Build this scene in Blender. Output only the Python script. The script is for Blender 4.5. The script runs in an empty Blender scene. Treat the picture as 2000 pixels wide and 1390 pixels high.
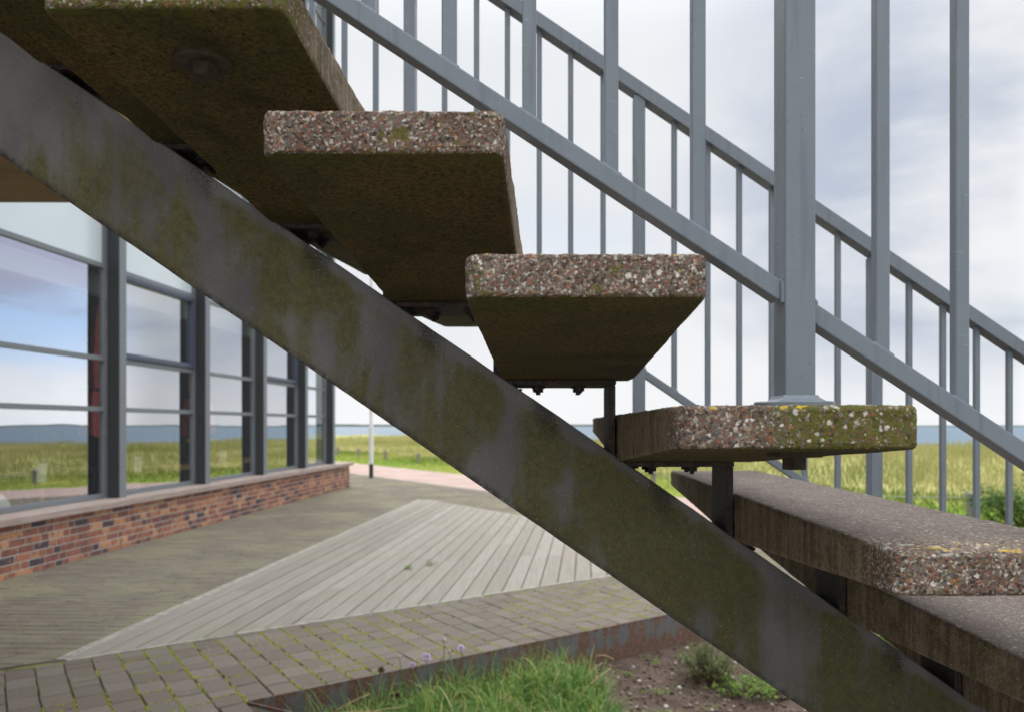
import bpy, bmesh, math, random
import numpy as np
from mathutils import Vector, noise

R = math.radians
random.seed(11)
rng = np.random.default_rng(5)
scene = bpy.context.scene
col = scene.collection
H = 1.41                                   # eye height above the paving

# ------------------------------------------------------------------ camera
cam = bpy.data.cameras.new('camera')
cam_o = bpy.data.objects.new('camera', cam)
col.objects.link(cam_o)
cam_o.location = (0, 0, H)
cam_o.rotation_euler = (R(90), 0, 0)
cam.sensor_width = 36.0
cam.sensor_fit = 'HORIZONTAL'
cam.lens = 26.64
cam.shift_x = -0.0325
cam.shift_y = 0.0675
cam.clip_start = 0.05
cam.clip_end = 20000
cam.dof.use_dof = True
cam.dof.focus_distance = 1.35
cam.dof.aperture_fstop = 4.8
scene.camera = cam_o

# ------------------------------------------------------------------ render view
scene.render.engine = 'CYCLES'
scene.view_settings.view_transform = 'Standard'
scene.view_settings.look = 'None'
scene.view_settings.exposure = 0.0
scene.view_settings.gamma = 1.0
scene.view_settings.use_curve_mapping = False
scene.cycles.use_denoising = True
scene.cycles.max_bounces = 8
scene.cycles.sample_clamp_indirect = 6.0
scene.cycles.use_adaptive_sampling = True
scene.cycles.adaptive_threshold = 0.015

# ------------------------------------------------------------------ node helpers
class NT:
    def __init__(s, tree):
        s.t = tree
        s.n = tree.nodes
        s.l = tree.links
    def add(s, typ, **kw):
        n = s.n.new(typ)
        for k, v in kw.items():
            setattr(n, k, v)
        return n
    def put(s, sock, v):
        if isinstance(v, bpy.types.NodeSocket):
            s.l.new(v, sock)
        elif isinstance(v, (tuple, list)) and len(v) == 3 and sock.type == 'RGBA':
            sock.default_value = (*v, 1)
        else:
            sock.default_value = v
    def math(s, op, a, b=0.0, c=None, clamp=False):
        n = s.add('ShaderNodeMath', operation=op, use_clamp=clamp)
        s.put(n.inputs[0], a); s.put(n.inputs[1], b)
        if c is not None: s.put(n.inputs[2], c)
        return n.outputs[0]
    def vmath(s, op, a, b=(0, 0, 0)):
        n = s.add('ShaderNodeVectorMath', operation=op)
        s.put(n.inputs[0], a); s.put(n.inputs[1], b)
        return n.outputs['Value'] if op in ('DOT_PRODUCT', 'LENGTH', 'DISTANCE') else n.outputs[0]
    def mix(s, f, a, b, blend='MIX'):
        n = s.add('ShaderNodeMix', data_type='RGBA', blend_type=blend)
        n.clamp_factor = True
        s.put(n.inputs[0], f); s.put(n.inputs[6], a); s.put(n.inputs[7], b)
        return n.outputs[2]
    def step(s, v, a, b, lo=0.0, hi=1.0):
        n = s.add('ShaderNodeMapRange', interpolation_type='SMOOTHSTEP')
        s.put(n.inputs[0], v)
        n.inputs[1].default_value = a; n.inputs[2].default_value = b
        n.inputs[3].default_value = lo; n.inputs[4].default_value = hi
        return n.outputs[0]
    def noise(s, vec, scale, detail=4, rough=0.55, col=False, dist=0.0):
        n = s.add('ShaderNodeTexNoise')
        s.put(n.inputs['Vector'], vec)
        n.inputs['Scale'].default_value = scale
        n.inputs['Detail'].default_value = detail
        n.inputs['Roughness'].default_value = rough
        n.inputs['Distortion'].default_value = dist
        return n.outputs['Color' if col else 'Fac']
    def voro(s, vec, scale, feature='F1', rnd=1.0):
        n = s.add('ShaderNodeTexVoronoi', feature=feature)
        s.put(n.inputs['Vector'], vec)
        n.inputs['Scale'].default_value = scale
        n.inputs['Randomness'].default_value = rnd
        return n
    def scale(s, vec, sc, rot=(0, 0, 0), loc=(0, 0, 0)):
        n = s.add('ShaderNodeMapping')
        s.put(n.inputs['Vector'], vec)
        n.inputs['Scale'].default_value = sc
        n.inputs['Rotation'].default_value = rot
        n.inputs['Location'].default_value = loc
        return n.outputs[0]
    def ramp(s, f, stops, interp='LINEAR'):
        n = s.add('ShaderNodeValToRGB')
        cr = n.color_ramp
        cr.interpolation = interp
        while len(cr.elements) < len(stops):
            cr.elements.new(0.5)
        for e, (p, c) in zip(cr.elements, stops):
            e.position = p; e.color = (*c, 1)
        s.put(n.inputs[0], f)
        return n.outputs[0]
    def sep(s, v):
        n = s.add('ShaderNodeSeparateXYZ'); s.put(n.inputs[0], v)
        return n.outputs
    def attr(s, name, typ='GEOMETRY'):
        n = s.add('ShaderNodeAttribute', attribute_name=name, attribute_type=typ)
        return n.outputs['Fac']
    def bump(s, h, strength=0.5, dist=0.01, normal=None):
        n = s.add('ShaderNodeBump')
        n.inputs['Strength'].default_value = strength
        n.inputs['Distance'].default_value = dist
        s.put(n.inputs['Height'], h)
        if normal is not None: s.put(n.inputs['Normal'], normal)
        return n.outputs[0]

def material(name):
    m = bpy.data.materials.new(name)
    m.use_nodes = True
    t = NT(m.node_tree)
    b = m.node_tree.nodes['Principled BSDF']
    return m, t, b

def coords(t, which='Object'):
    return t.add('ShaderNodeTexCoord').outputs[which]

# ------------------------------------------------------------------ world: overcast sky over a clear sky
world = bpy.data.worlds.new('World')
scene.world = world
world.use_nodes = True
w = NT(world.node_tree)
w.n.clear()
SUN_EL, SUN_AZ = 42.0, -25.0              # azimuth from +Y towards +X
sky = w.add('ShaderNodeTexSky', sky_type='NISHITA')
sky.sun_disc = False
sky.sun_elevation = R(SUN_EL)
sky.sun_rotation = R(SUN_AZ)
bg_sky = w.add('ShaderNodeBackground'); bg_sky.inputs[1].default_value = 0.11
w.l.new(sky.outputs[0], bg_sky.inputs[0])
dirv = coords(w, 'Generated')
dx, dy, dz = w.sep(dirv)
flat = w.scale(dirv, (1.0, 1.0, 2.6))
n1 = w.noise(flat, 2.3, 6, 0.52, dist=0.35)
n2 = w.noise(w.scale(dirv, (1, 1, 3.2), loc=(3.1, 1.7, 0.4)), 1.35, 5, 0.5)
# one grey bank to the right of the view, its centre about 32 degrees right and 17 degrees up
bank = w.vmath('DOT_PRODUCT', dirv, tuple(Vector((0.52, 0.80, 0.27)).normalized()))
bank = w.step(bank, 0.90, 0.995)
grey = w.math('MULTIPLY', w.step(n1, 0.36, 0.62), w.math('MULTIPLY_ADD', bank, 0.80, 0.16), clamp=True)
# a brighter, broken stretch of sky low on the right: violet grey cloud above a blue gap and a white horizon
azr = w.vmath('DOT_PRODUCT', w.vmath('NORMALIZE', w.vmath('MULTIPLY', dirv, (1, 1, 0))), tuple(Vector((0.70, 0.71, 0)).normalized()))
azr = w.step(azr, 0.974, 0.991)
el = w.math('ADD', dz, w.math('MULTIPLY', w.math('SUBTRACT', n1, 0.5), 0.22))
violet = w.math('MULTIPLY', azr, w.math('MULTIPLY', w.step(el, 0.098, 0.128), w.step(el, 0.25, 0.17)))
blue = w.math('MULTIPLY', azr, w.math('MULTIPLY', w.step(el, 0.045, 0.08), w.step(el, 0.135, 0.105)))
ccol = w.mix(grey, (0.885, 0.90, 0.92), (0.47, 0.535, 0.66))
ccol = w.mix(w.math('MULTIPLY', violet, 0.95), ccol, (0.40, 0.42, 0.56))
ccol = w.mix(w.math('MULTIPLY', blue, 0.85), ccol, (0.42, 0.64, 0.95))
glow = w.step(dz, 0.13, 0.0)
ccol = w.mix(w.math('MULTIPLY', glow, w.step(n2, 0.35, 0.6, 0.35, 0.9)), ccol, (0.98, 0.99, 1.0))
bg_c = w.add('ShaderNodeBackground'); w.put(bg_c.inputs[1], w.math('ADD', w.step(dz, 0.42, 0.95, 1.0, 3.7), w.math('MULTIPLY', azr, w.step(dz, 0.42, 0.2, 0.0, 0.95))))
w.l.new(ccol, bg_c.inputs[0])
gap = w.math('MULTIPLY', w.step(n2, 0.62, 0.78), 0.25)
msh = w.add('ShaderNodeMixShader')
w.put(msh.inputs[0], gap)
w.l.new(bg_c.outputs[0], msh.inputs[1]); w.l.new(bg_sky.outputs[0], msh.inputs[2])
wo = w.add('ShaderNodeOutputWorld'); w.l.new(msh.outputs[0], wo.inputs[0])

# ------------------------------------------------------------------ veiled sun
sun = bpy.data.lights.new('sun', 'SUN')
sun.energy = 1.5
sun.angle = R(25)
sun.color = (1.0, 0.96, 0.90)
sun_o = bpy.data.objects.new('sun', sun)
col.objects.link(sun_o)
sd = Vector((math.sin(R(SUN_AZ)) * math.cos(R(SUN_EL)), math.cos(R(SUN_AZ)) * math.cos(R(SUN_EL)), math.sin(R(SUN_EL))))
sun_o.rotation_euler = sd.to_track_quat('Z', 'Y').to_euler()

# ------------------------------------------------------------------ mesh helpers
class MB:
    """Collects polygons for ONE mesh object; each polygon may carry a random value and a material slot."""
    def __init__(s):
        s.v, s.f, s.r, s.mi = [], [], [], []
    def poly(s, pts, r=0.0, m=0):
        i = len(s.v)
        s.v += [tuple(p) for p in pts]
        s.f.append(tuple(range(i, i + len(pts)))); s.r.append(r); s.mi.append(m)
    def raw(s, verts, faces, r=0.0, m=0):
        i = len(s.v)
        s.v += [tuple(p) for p in verts]
        for f in faces:
            s.f.append(tuple(i + k for k in f)); s.r.append(r); s.mi.append(m)
    def box(s, a, b, r=0.0, c=0.0, m=0):
        """axis box a..b, edges chamfered by c"""
        x0, y0, z0 = (min(a[i], b[i]) for i in range(3)); x1, y1, z1 = (max(a[i], b[i]) for i in range(3))
        bm = bmesh.new()
        bmesh.ops.create_cube(bm, size=1)
        for v in bm.verts:
            v.co = Vector(((x0 + x1) / 2 + v.co.x * (x1 - x0), (y0 + y1) / 2 + v.co.y * (y1 - y0), (z0 + z1) / 2 + v.co.z * (z1 - z0)))
        if c:
            bmesh.ops.bevel(bm, geom=bm.edges[:], offset=c, segments=2 if c > .002 else 1, affect='EDGES', profile=0.6)
        s.bm(bm, r, m)
    def bm(s, bm, r=0.0, m=0):
        bm.verts.index_update()
        s.raw([v.co[:] for v in bm.verts], [[v.index for v in f.verts] for f in bm.faces], r, m)
        bm.free()
    def bar(s, p, q, wx, wy, c=0.0, r=0.0, up=(0, 1, 0)):
        """square bar from p to q: wx across in the plane perpendicular to up, wy along up"""
        p, q = Vector(p), Vector(q)
        d = (q - p); L = d.length; d.normalize()
        U = Vector(up); U = (U - d * U.dot(d)).normalized(); S = d.cross(U)
        bm = bmesh.new(); bmesh.ops.create_cube(bm, size=1)
        if c:
            for v in bm.verts: v.co = Vector((v.co.x * wx, v.co.y * wy, v.co.z * L))
            bmesh.ops.bevel(bm, geom=bm.edges[:], offset=c, segments=2, affect='EDGES', profile=0.6)
            for v in bm.verts: v.co = (p + q) / 2 + S * v.co.x + U * v.co.y + d * v.co.z
        else:
            for v in bm.verts: v.co = (p + q) / 2 + S * v.co.x * wx + U * v.co.y * wy + d * v.co.z * L
        s.bm(bm, r)
    def lathe(s, prof, seg=24, centre=(0, 0), r=0.0, axis='z', base=(0, 0, 0)):
        n = len(prof); vs, fs = [], []
        for i in range(seg):
            a = 2 * math.pi * i / seg
            for (rad, z) in prof:
                vs.append((base[0] + centre[0] + rad * math.cos(a), base[1] + centre[1] + rad * math.sin(a), base[2] + z))
        for i in range(seg):
            j = (i + 1) % seg
            for k in range(n - 1):
                fs.append((i * n + k, j * n + k, j * n + k + 1, i * n + k + 1))
        s.raw(vs, fs, r)
    def tube(s, pts, rad, seg=8, r=0.0, closed=True):
        pts = [Vector(p) for p in pts]; n = len(pts); vs, fs = [], []
        rads = rad if isinstance(rad, (list, tuple)) else [rad] * n
        for i, p in enumerate(pts):
            d = (pts[min(i + 1, n - 1)] - pts[max(i - 1, 0)]).normalized()
            a = d.orthogonal().normalized(); b = d.cross(a)
            for k in range(seg):
                t = 2 * math.pi * k / seg
                vs.append(p + (a * math.cos(t) + b * math.sin(t)) * rads[i])
        for i in range(n - 1):
            for k in range(seg):
                fs.append((i * seg + k, i * seg + (k + 1) % seg, (i + 1) * seg + (k + 1) % seg, (i + 1) * seg + k))
        if closed:
            fs.append(tuple(range(seg))[::-1]); fs.append(tuple((n - 1) * seg + k for k in range(seg)))
        s.raw(vs, fs, r)
    def build(s, name, mat, parent=None, smooth=False, loc=None, fix=True):
        me = bpy.data.meshes.new(name)
        me.from_pydata(s.v, [], s.f)
        for mm in (mat if isinstance(mat, (list, tuple)) else [mat]):
            me.materials.append(mm)
        a = me.attributes.new('rnd', 'FLOAT', 'FACE')
        a.data.foreach_set('value', np.array(s.r, dtype=np.float32))
        me.polygons.foreach_set('material_index', np.array(s.mi, dtype=np.int32))
        if smooth: me.polygons.foreach_set('use_smooth', np.ones(len(s.f), dtype=bool))
        if fix:
            bm = bmesh.new(); bm.from_mesh(me)
            bmesh.ops.recalc_face_normals(bm, faces=bm.faces[:])
            bm.to_mesh(me); bm.free()
        me.update()
        return link(name, me, parent, loc)

def link(name, me, parent=None, loc=None):
    o = bpy.data.objects.new(name, me)
    col.objects.link(o)
    if parent is not None: o.parent = parent
    if loc: o.location = loc
    return o

def tag(o, label, cat, group=None, kind=None):
    if label: o['label'] = label
    if cat: o['category'] = cat
    if group: o['group'] = group
    if kind: o['kind'] = kind
    return o

def structure(o):
    o['kind'] = 'structure'
    return o

def empty(name, loc=(0, 0, 0), rz=0.0):
    o = bpy.data.objects.new(name, None)
    col.objects.link(o)
    o.location = loc; o.rotation_euler = (0, 0, rz)
    o.empty_display_size = 0.1
    return o

def copy_tree(o, parent=None):
    c = o.copy(); col.objects.link(c)
    c.parent = parent
    for ch in [k for k in scene.objects if k.parent == o]:
        copy_tree(ch, c)
    return c

def clip_poly(poly, region):
    """Sutherland-Hodgman: clip 2D polygon by a convex counter-clockwise region"""
    out = poly
    n = len(region)
    for i in range(n):
        a, b = region[i], region[(i + 1) % n]
        ex, ey = b[0] - a[0], b[1] - a[1]
        inp, out = out, []
        if not inp: return []
        for j in range(len(inp)):
            p, q = inp[j], inp[(j + 1) % len(inp)]
            sp = ex * (p[1] - a[1]) - ey * (p[0] - a[0]); sq = ex * (q[1] - a[1]) - ey * (q[0] - a[0])
            if sp >= 0: out.append(p)
            if (sp >= 0) != (sq >= 0):
                t = sp / (sp - sq)
                out.append((p[0] + (q[0] - p[0]) * t, p[1] + (q[1] - p[1]) * t))
    return out

def area2(p):
    return sum(p[i][0] * p[(i + 1) % len(p)][1] - p[(i + 1) % len(p)][0] * p[i][1] for i in range(len(p))) / 2

def slab(mb, poly, top, depth, cham, r, tilt=(0, 0)):
    """a prism with a chamfered upper edge"""
    if len(poly) < 3 or abs(area2(poly)) < 0.0006: return
    if area2(poly) < 0: poly = poly[::-1]
    cx = sum(p[0] for p in poly) / len(poly); cy = sum(p[1] for p in poly) / len(poly)
    def zz(x, y): return top + tilt[0] * (x - cx) + tilt[1] * (y - cy)
    ins = []
    for (x, y) in poly:
        d = math.hypot(x - cx, y - cy) or 1e-6
        k = max(0.0, 1 - 1.4 * cham / d)
        ins.append((cx + (x - cx) * k, cy + (y - cy) * k))
    n = len(poly)
    vs = [(x, y, zz(x, y)) for x, y in ins] + [(x, y, zz(x, y) - cham) for x, y in poly] + [(x, y, top - depth) for x, y in poly]
    fs = [tuple(range(n))]
    for i in range(n):
        j = (i + 1) % n
        fs.append((n + i, n + j, j, i)); fs.append((2 * n + i, 2 * n + j, n + j, n + i))
    mb.raw(vs, fs, r)

# paving axes: u along the deck's near edge, v away from the camera
UA = R(36.2)
ux, uy = math.cos(UA), math.sin(UA)
def UV(u, v): return (u * ux - v * uy, u * uy + v * ux)
def toUV(x, y): return (x * ux + y * uy, -x * uy + y * ux)

# ------------------------------------------------------------------ materials
def mat_tread():
    m, t, b = material('exposed aggregate concrete')
    oc = coords(t)
    oi = t.add('ShaderNodeObjectInfo')
    off = t.add('ShaderNodeCombineXYZ')
    for i, k in enumerate((13.7, 29.3, 41.1)):
        t.put(off.inputs[i], t.math('MULTIPLY', oi.outputs['Random'], k))
    p = t.vmath('ADD', oc, off.outputs[0])
    wob = t.noise(p, 150, 3, 0.6, col=True)
    pw = t.vmath('ADD', p, t.vmath('MULTIPLY', t.vmath('SUBTRACT', wob, (0.5, 0.5, 0.5)), (0.009, 0.009, 0.009)))
    # small grit, medium and large pebbles
    v1 = t.voro(pw, 300); v2 = t.voro(pw, 185); v3 = t.voro(t.vmath('ADD', pw, (3.3, 1.2, 7.7)), 112)
    stones = [(0.0, (0.060, 0.048, 0.042)), (0.13, (0.105, 0.066, 0.052)), (0.25, (0.215, 0.105, 0.078)), (0.41, (0.17, 0.15, 0.125)), (0.54, (0.33, 0.27, 0.205)),
              (0.64, (0.21, 0.195, 0.18)), (0.73, (0.42, 0.36, 0.29)), (0.81, (0.30, 0.130, 0.085)), (0.89, (0.60, 0.56, 0.50)), (0.975, (0.38, 0.24, 0.12))]
    def rnd(v, i=0):
        return t.sep(v.outputs['Color'])[i]
    c1 = t.ramp(rnd(v1), stones, 'CONSTANT')
    c2 = t.ramp(rnd(v2), stones, 'CONSTANT')
    c3 = t.ramp(rnd(v3), [(0, (0.34, 0.29, 0.23)), (0.25, (0.20, 0.10, 0.075)), (0.38, (0.74, 0.71, 0.65)), (0.8, (0.15, 0.14, 0.14)), (0.92, (0.36, 0.17, 0.10))], 'CONSTANT')
    cement = t.mix(t.noise(p, 9, 3), (0.10, 0.080, 0.062), (0.22, 0.18, 0.14))
    m1 = t.step(v1.outputs['Distance'], 0.72, 0.52)
    m2 = t.math('MULTIPLY', t.step(v2.outputs['Distance'], 0.50, 0.40), t.step(rnd(v2, 1), 0.40, 0.46))
    m3 = t.math('MULTIPLY', t.step(v3.outputs['Distance'], 0.40, 0.33), t.step(rnd(v3, 1), 0.83, 0.85))
    agg = t.mix(t.math('MULTIPLY', m1, 0.92), cement, c1)
    agg = t.mix(m2, agg, c2)
    agg = t.mix(m3, agg, c3)
    big = t.noise(p, 14, 4, 0.6)
    agg = t.mix(t.step(big, 0.40, 0.68, 0.0, 0.55), agg, t.mix(1.0, agg, (0.55, 0.49, 0.42), 'MULTIPLY'))
    # moss, more of it on some treads than on others
    moss_amt = t.attr('moss', 'OBJECT')
    mx = t.attr('moss_from', 'OBJECT')
    ox, oy, oz = t.sep(oc)
    mn = t.noise(p, 55, 5, 0.65)
    mbig = t.noise(p, 9, 3, 0.5)
    thr = t.math('SUBTRACT', t.math('ADD', mn, t.math('MULTIPLY', mbig, 0.55)), t.math('MULTIPLY_ADD', moss_amt, -0.36, 1.0))
    side_m = t.step(t.math('SUBTRACT', ox, mx), -0.03, 0.05)
    mossm = t.math('MULTIPLY', t.step(thr, -0.04, 0.05), side_m)
    mossm = t.math('MULTIPLY', mossm, t.math('SUBTRACT', 1.0, t.math('MULTIPLY', m3, 0.9)))
    mossm = t.math('MULTIPLY', mossm, t.step(t.math('ADD', v1.outputs['Distance'], t.math('MULTIPLY', mbig, 0.5)), 0.44, 0.66))
    mossm = t.math('MULTIPLY', mossm, t.step(m2, 0.9, 0.2, 0.22, 1.0))
    agg = t.mix(mossm, agg, t.mix(t.noise(p, 160, 2), (0.055, 0.058, 0.012), (0.17, 0.165, 0.035)))
    # lichen on the upper arris
    ln = t.noise(p, 30, 3, 0.7)
    ln2 = t.noise(t.vmath('ADD', p, (7, 3, 1)), 34, 3, 0.7)
    arr = t.math('MULTIPLY', t.step(oz, -0.007, -0.0015), t.step(oy, 0.13, 0.03))
    agg = t.mix(t.math('MULTIPLY', arr, t.step(ln, 0.60, 0.635)), agg, (0.62, 0.40, 0.03))
    agg = t.mix(t.math('MULTIPLY', arr, t.step(ln2, 0.595, 0.65)), agg, (0.50, 0.50, 0.42))
    # worn tread surface: greyer, finer
    g = t.add('ShaderNodeNewGeometry')
    nx, ny, nz = t.sep(g.outputs['True Normal'])
    topm = t.math('MULTIPLY', t.step(nz, 0.6, 0.9), t.step(oy, 0.03, 0.16))
    agg = t.mix(t.math('MULTIPLY', topm, 0.62), agg, t.mix(t.noise(p, 6, 4), (0.105, 0.088, 0.080), (0.200, 0.172, 0.158)))
    # smooth cast flanks behind the washed front, and the algae covered soffit
    st = t.noise(t.scale(p, (30, 60, 3.5)), 1.0, 4, 0.6)
    fl_n = t.noise(p, 22, 5, 0.65)
    flank = t.mix(t.step(t.math('ADD', t.math('MULTIPLY', st, 0.55), t.math('MULTIPLY', t.noise(p, 130, 4, 0.7), 0.45)), 0.36, 0.64), (0.105, 0.078, 0.048), (0.27, 0.21, 0.145))
    flank = t.mix(t.step(fl_n, 0.46, 0.70, 0, 0.8), flank, (0.085, 0.075, 0.030))
    spk = t.voro(p, 240)
    flank = t.mix(t.math('MULTIPLY', t.step(spk.outputs['Distance'], 0.34, 0.24), t.step(rnd(spk), 0.74, 0.78)), flank, (0.36, 0.31, 0.22))
    flm = t.math('MULTIPLY', t.step(t.math('ABSOLUTE', nx), 0.55, 0.8), t.step(t.math('ADD', oy, t.math('MULTIPLY', fl_n, 0.12)), 0.10, 0.19))
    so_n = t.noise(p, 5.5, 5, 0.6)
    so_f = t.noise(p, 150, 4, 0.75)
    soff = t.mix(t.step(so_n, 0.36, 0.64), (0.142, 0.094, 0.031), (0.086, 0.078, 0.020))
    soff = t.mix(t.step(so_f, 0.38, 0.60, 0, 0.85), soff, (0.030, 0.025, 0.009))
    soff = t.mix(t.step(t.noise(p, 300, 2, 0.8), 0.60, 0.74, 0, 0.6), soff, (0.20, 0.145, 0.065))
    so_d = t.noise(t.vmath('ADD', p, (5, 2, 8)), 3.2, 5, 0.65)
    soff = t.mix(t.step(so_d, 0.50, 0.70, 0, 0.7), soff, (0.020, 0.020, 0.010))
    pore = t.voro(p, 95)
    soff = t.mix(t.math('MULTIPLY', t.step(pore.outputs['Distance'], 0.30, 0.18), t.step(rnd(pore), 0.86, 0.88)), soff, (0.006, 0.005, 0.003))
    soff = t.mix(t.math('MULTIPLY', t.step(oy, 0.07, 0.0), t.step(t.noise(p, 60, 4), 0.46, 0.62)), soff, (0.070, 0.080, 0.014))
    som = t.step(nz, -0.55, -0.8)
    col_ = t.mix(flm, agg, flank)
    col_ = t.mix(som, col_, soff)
    t.put(b.inputs['Base Color'], col_)
    b.inputs['Roughness'].default_value = 0.88
    b.inputs['Specular IOR Level'].default_value = 0.25
    hgt = t.math('ADD', t.math('MULTIPLY', t.step(v1.outputs['Distance'], 0.75, 0.1), 0.5), t.math('ADD', t.math('MULTIPLY', m2, 0.8), t.math('MULTIPLY', m3, 0.9)))
    hgt = t.math('MULTIPLY', hgt, t.math('SUBTRACT', 1.0, t.math('MAXIMUM', t.math('MULTIPLY', flm, 0.9), t.math('MULTIPLY', som, 0.95))))
    hgt = t.math('ADD', hgt, t.math('MULTIPLY', so_f, t.math('MULTIPLY', som, 0.7)))
    t.put(b.inputs['Normal'], t.bump(hgt, 0.75, 0.0022))
    return m

def mat_stringer():
    m, t, b = material('weathered painted steel with algae')
    oc = coords(t)
    ox, oy, oz = t.sep(oc)
    patch = t.noise(t.scale(oc, (6.0, 6.0, 2.8)), 1.0, 5, 0.5, dist=0.5)
    fine = t.noise(t.scale(oc, (210, 210, 150)), 1.0, 4, 0.75)
    mid = t.noise(oc, 60, 5, 0.65)
    streak = t.noise(t.scale(oc, (26, 26, 1.6)), 1.0, 4, 0.6)
    big_ = t.noise(t.scale(oc, (7, 7, 5)), 1.0, 4, 0.5)
    base = t.mix(t.step(t.math('ADD', t.math('MULTIPLY', big_, 0.72), t.math('MULTIPLY', fine, 0.28)), 0.34, 0.64), (0.150, 0.147, 0.144), (0.240, 0.234, 0.230))
    base = t.mix(t.step(streak, 0.52, 0.75, 0.0, 0.5), base, (0.26, 0.26, 0.25))
    along = t.step(ox, -1.2, 1.0)                     # the lower part is greener and darker
    alg = t.math('ADD', patch, t.math('MULTIPLY_ADD', along, 0.045, 0.025))
    fall = t.math('ADD', t.math('MULTIPLY', ox, 0.688), oz)   # distance below the top arris (negative down)
    alg = t.math('SUBTRACT', alg, t.math('MULTIPLY', t.step(fall, -0.05, 0.0), 0.22))
    alg = t.math('ADD', alg, t.math('MULTIPLY', t.math('SUBTRACT', streak, 0.5), 0.30))
    algm = t.step(alg, 0.42, 0.59, 0.0, 0.92)
    olive = t.mix(t.step(t.math('ADD', t.math('MULTIPLY', mid, 0.65), t.math('MULTIPLY', fine, 0.35)), 0.30, 0.70), (0.092, 0.087, 0.018), (0.170, 0.156, 0.034))
    cl = t.mix(t.math('MULTIPLY', algm, t.step(fine, 0.35, 0.7, 1.0, 0.72)), base, olive)
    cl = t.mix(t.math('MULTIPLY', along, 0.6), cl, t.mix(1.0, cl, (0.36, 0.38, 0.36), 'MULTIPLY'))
    # black lichen running down under each bracket
    per = t.math('ABSOLUTE', t.math('SUBTRACT', t.math('MODULO', t.math('ADD', ox, 10.0 * 0.2685 + 0.13), 0.2685), 0.13425))
    run = t.math('ADD', t.step(per, 0.075, 0.0), t.math('MULTIPLY', t.step(fall, -0.16, -0.01), 0.85))
    run = t.math('MULTIPLY', t.step(per, 0.070, 0.01), t.step(fall, -0.15, -0.005))
    dark = t.step(t.math('ADD', t.math('MULTIPLY', t.math('MULTIPLY', run, t.step(patch, 0.3, 0.6, 0.5, 1.0)), 0.34), t.math('MULTIPLY', t.noise(t.scale(oc, (420, 420, 330)), 1.0, 3, 0.7), 0.9)), 0.60, 0.84)
    cl = t.mix(t.math('MULTIPLY', dark, 0.85), cl, (0.018, 0.018, 0.012))
    # darker lower arris, pits and pale specks
    arris = t.math('MULTIPLY', t.step(fall, -0.262, -0.285), t.step(mid, 0.35, 0.6))
    cl = t.mix(arris, cl, (0.055, 0.048, 0.042))
    sp = t.voro(oc, 150)
    cl = t.mix(t.math('MULTIPLY', t.step(sp.outputs['Distance'], 0.20, 0.10), t.step(t.sep(sp.outputs['Color'])[0], 0.93, 0.94)), cl, (0.42, 0.42, 0.38))
    pit = t.voro(t.vmath('ADD', oc, (2, 5, 1)), 110)
    cl = t.mix(t.math('MULTIPLY', t.step(pit.outputs['Distance'], 0.24, 0.12), t.step(t.sep(pit.outputs['Color'])[1], 0.88, 0.90)), cl, (0.02, 0.018, 0.014))
    t.put(b.inputs['Base Color'], cl)
    b.inputs['Roughness'].default_value = 0.62
    b.inputs['Specular IOR Level'].default_value = 0.3
    t.put(b.inputs['Normal'], t.bump(t.math('ADD', t.math('MULTIPLY', fine, 0.8), t.math('MULTIPLY', mid, 0.5)), 0.45, 0.002))
    return m

def mat_paint(name, a, bb, rough=0.42, scuff=True):
    m, t, b = material(name)
    oc = coords(t)
    n = t.noise(oc, 18, 4, 0.6)
    c = t.mix(n, a, bb)
    if scuff:
        s1 = t.noise(t.scale(oc, (55, 55, 240), rot=(0, R(34), 0)), 1.0, 3, 0.6)
        c = t.mix(t.step(t.noise(t.scale(oc, (60, 60, 4)), 1.0, 4, 0.6), 0.50, 0.72, 0, 0.35), c, tuple(x * 0.62 for x in a))
        c = t.mix(t.step(s1, 0.665, 0.77, 0, 0.55), c, tuple(min(1, x * 1.9 + .05) for x in bb))
        s2 = t.noise(oc, 120, 3, 0.7)
        c = t.mix(t.step(s2, 0.67, 0.74, 0, 0.65), c, (0.09, 0.075, 0.06))
    t.put(b.inputs['Base Color'], c)
    t.put(b.inputs['Roughness'], t.step(n, 0.2, 0.8, rough - .08, rough + .12))
    b.inputs['Specular IOR Level'].default_value = 0.4
    t.put(b.inputs['Normal'], t.bump(t.noise(oc, 190, 2), 0.12, 0.002))
    return m

def mat_rust_dark():
    m, t, b = material('blackened rusty steel')
    oc = coords(t)
    n = t.noise(oc, 38, 5, 0.65)
    gr = t.noise(t.scale(oc, (240, 240, 130)), 1.0, 4, 0.7)
    c = t.mix(t.step(gr, 0.35, 0.7), (0.016, 0.013, 0.012), (0.065, 0.058, 0.056))
    c = t.mix(t.step(n, 0.50, 0.66), c, (0.115, 0.043, 0.018))
    t.put(b.inputs['Base Color'], c)
    b.inputs['Roughness'].default_value = 0.75
    t.put(b.inputs['Normal'], t.bump(gr, 0.7, 0.003))
    return m

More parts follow.
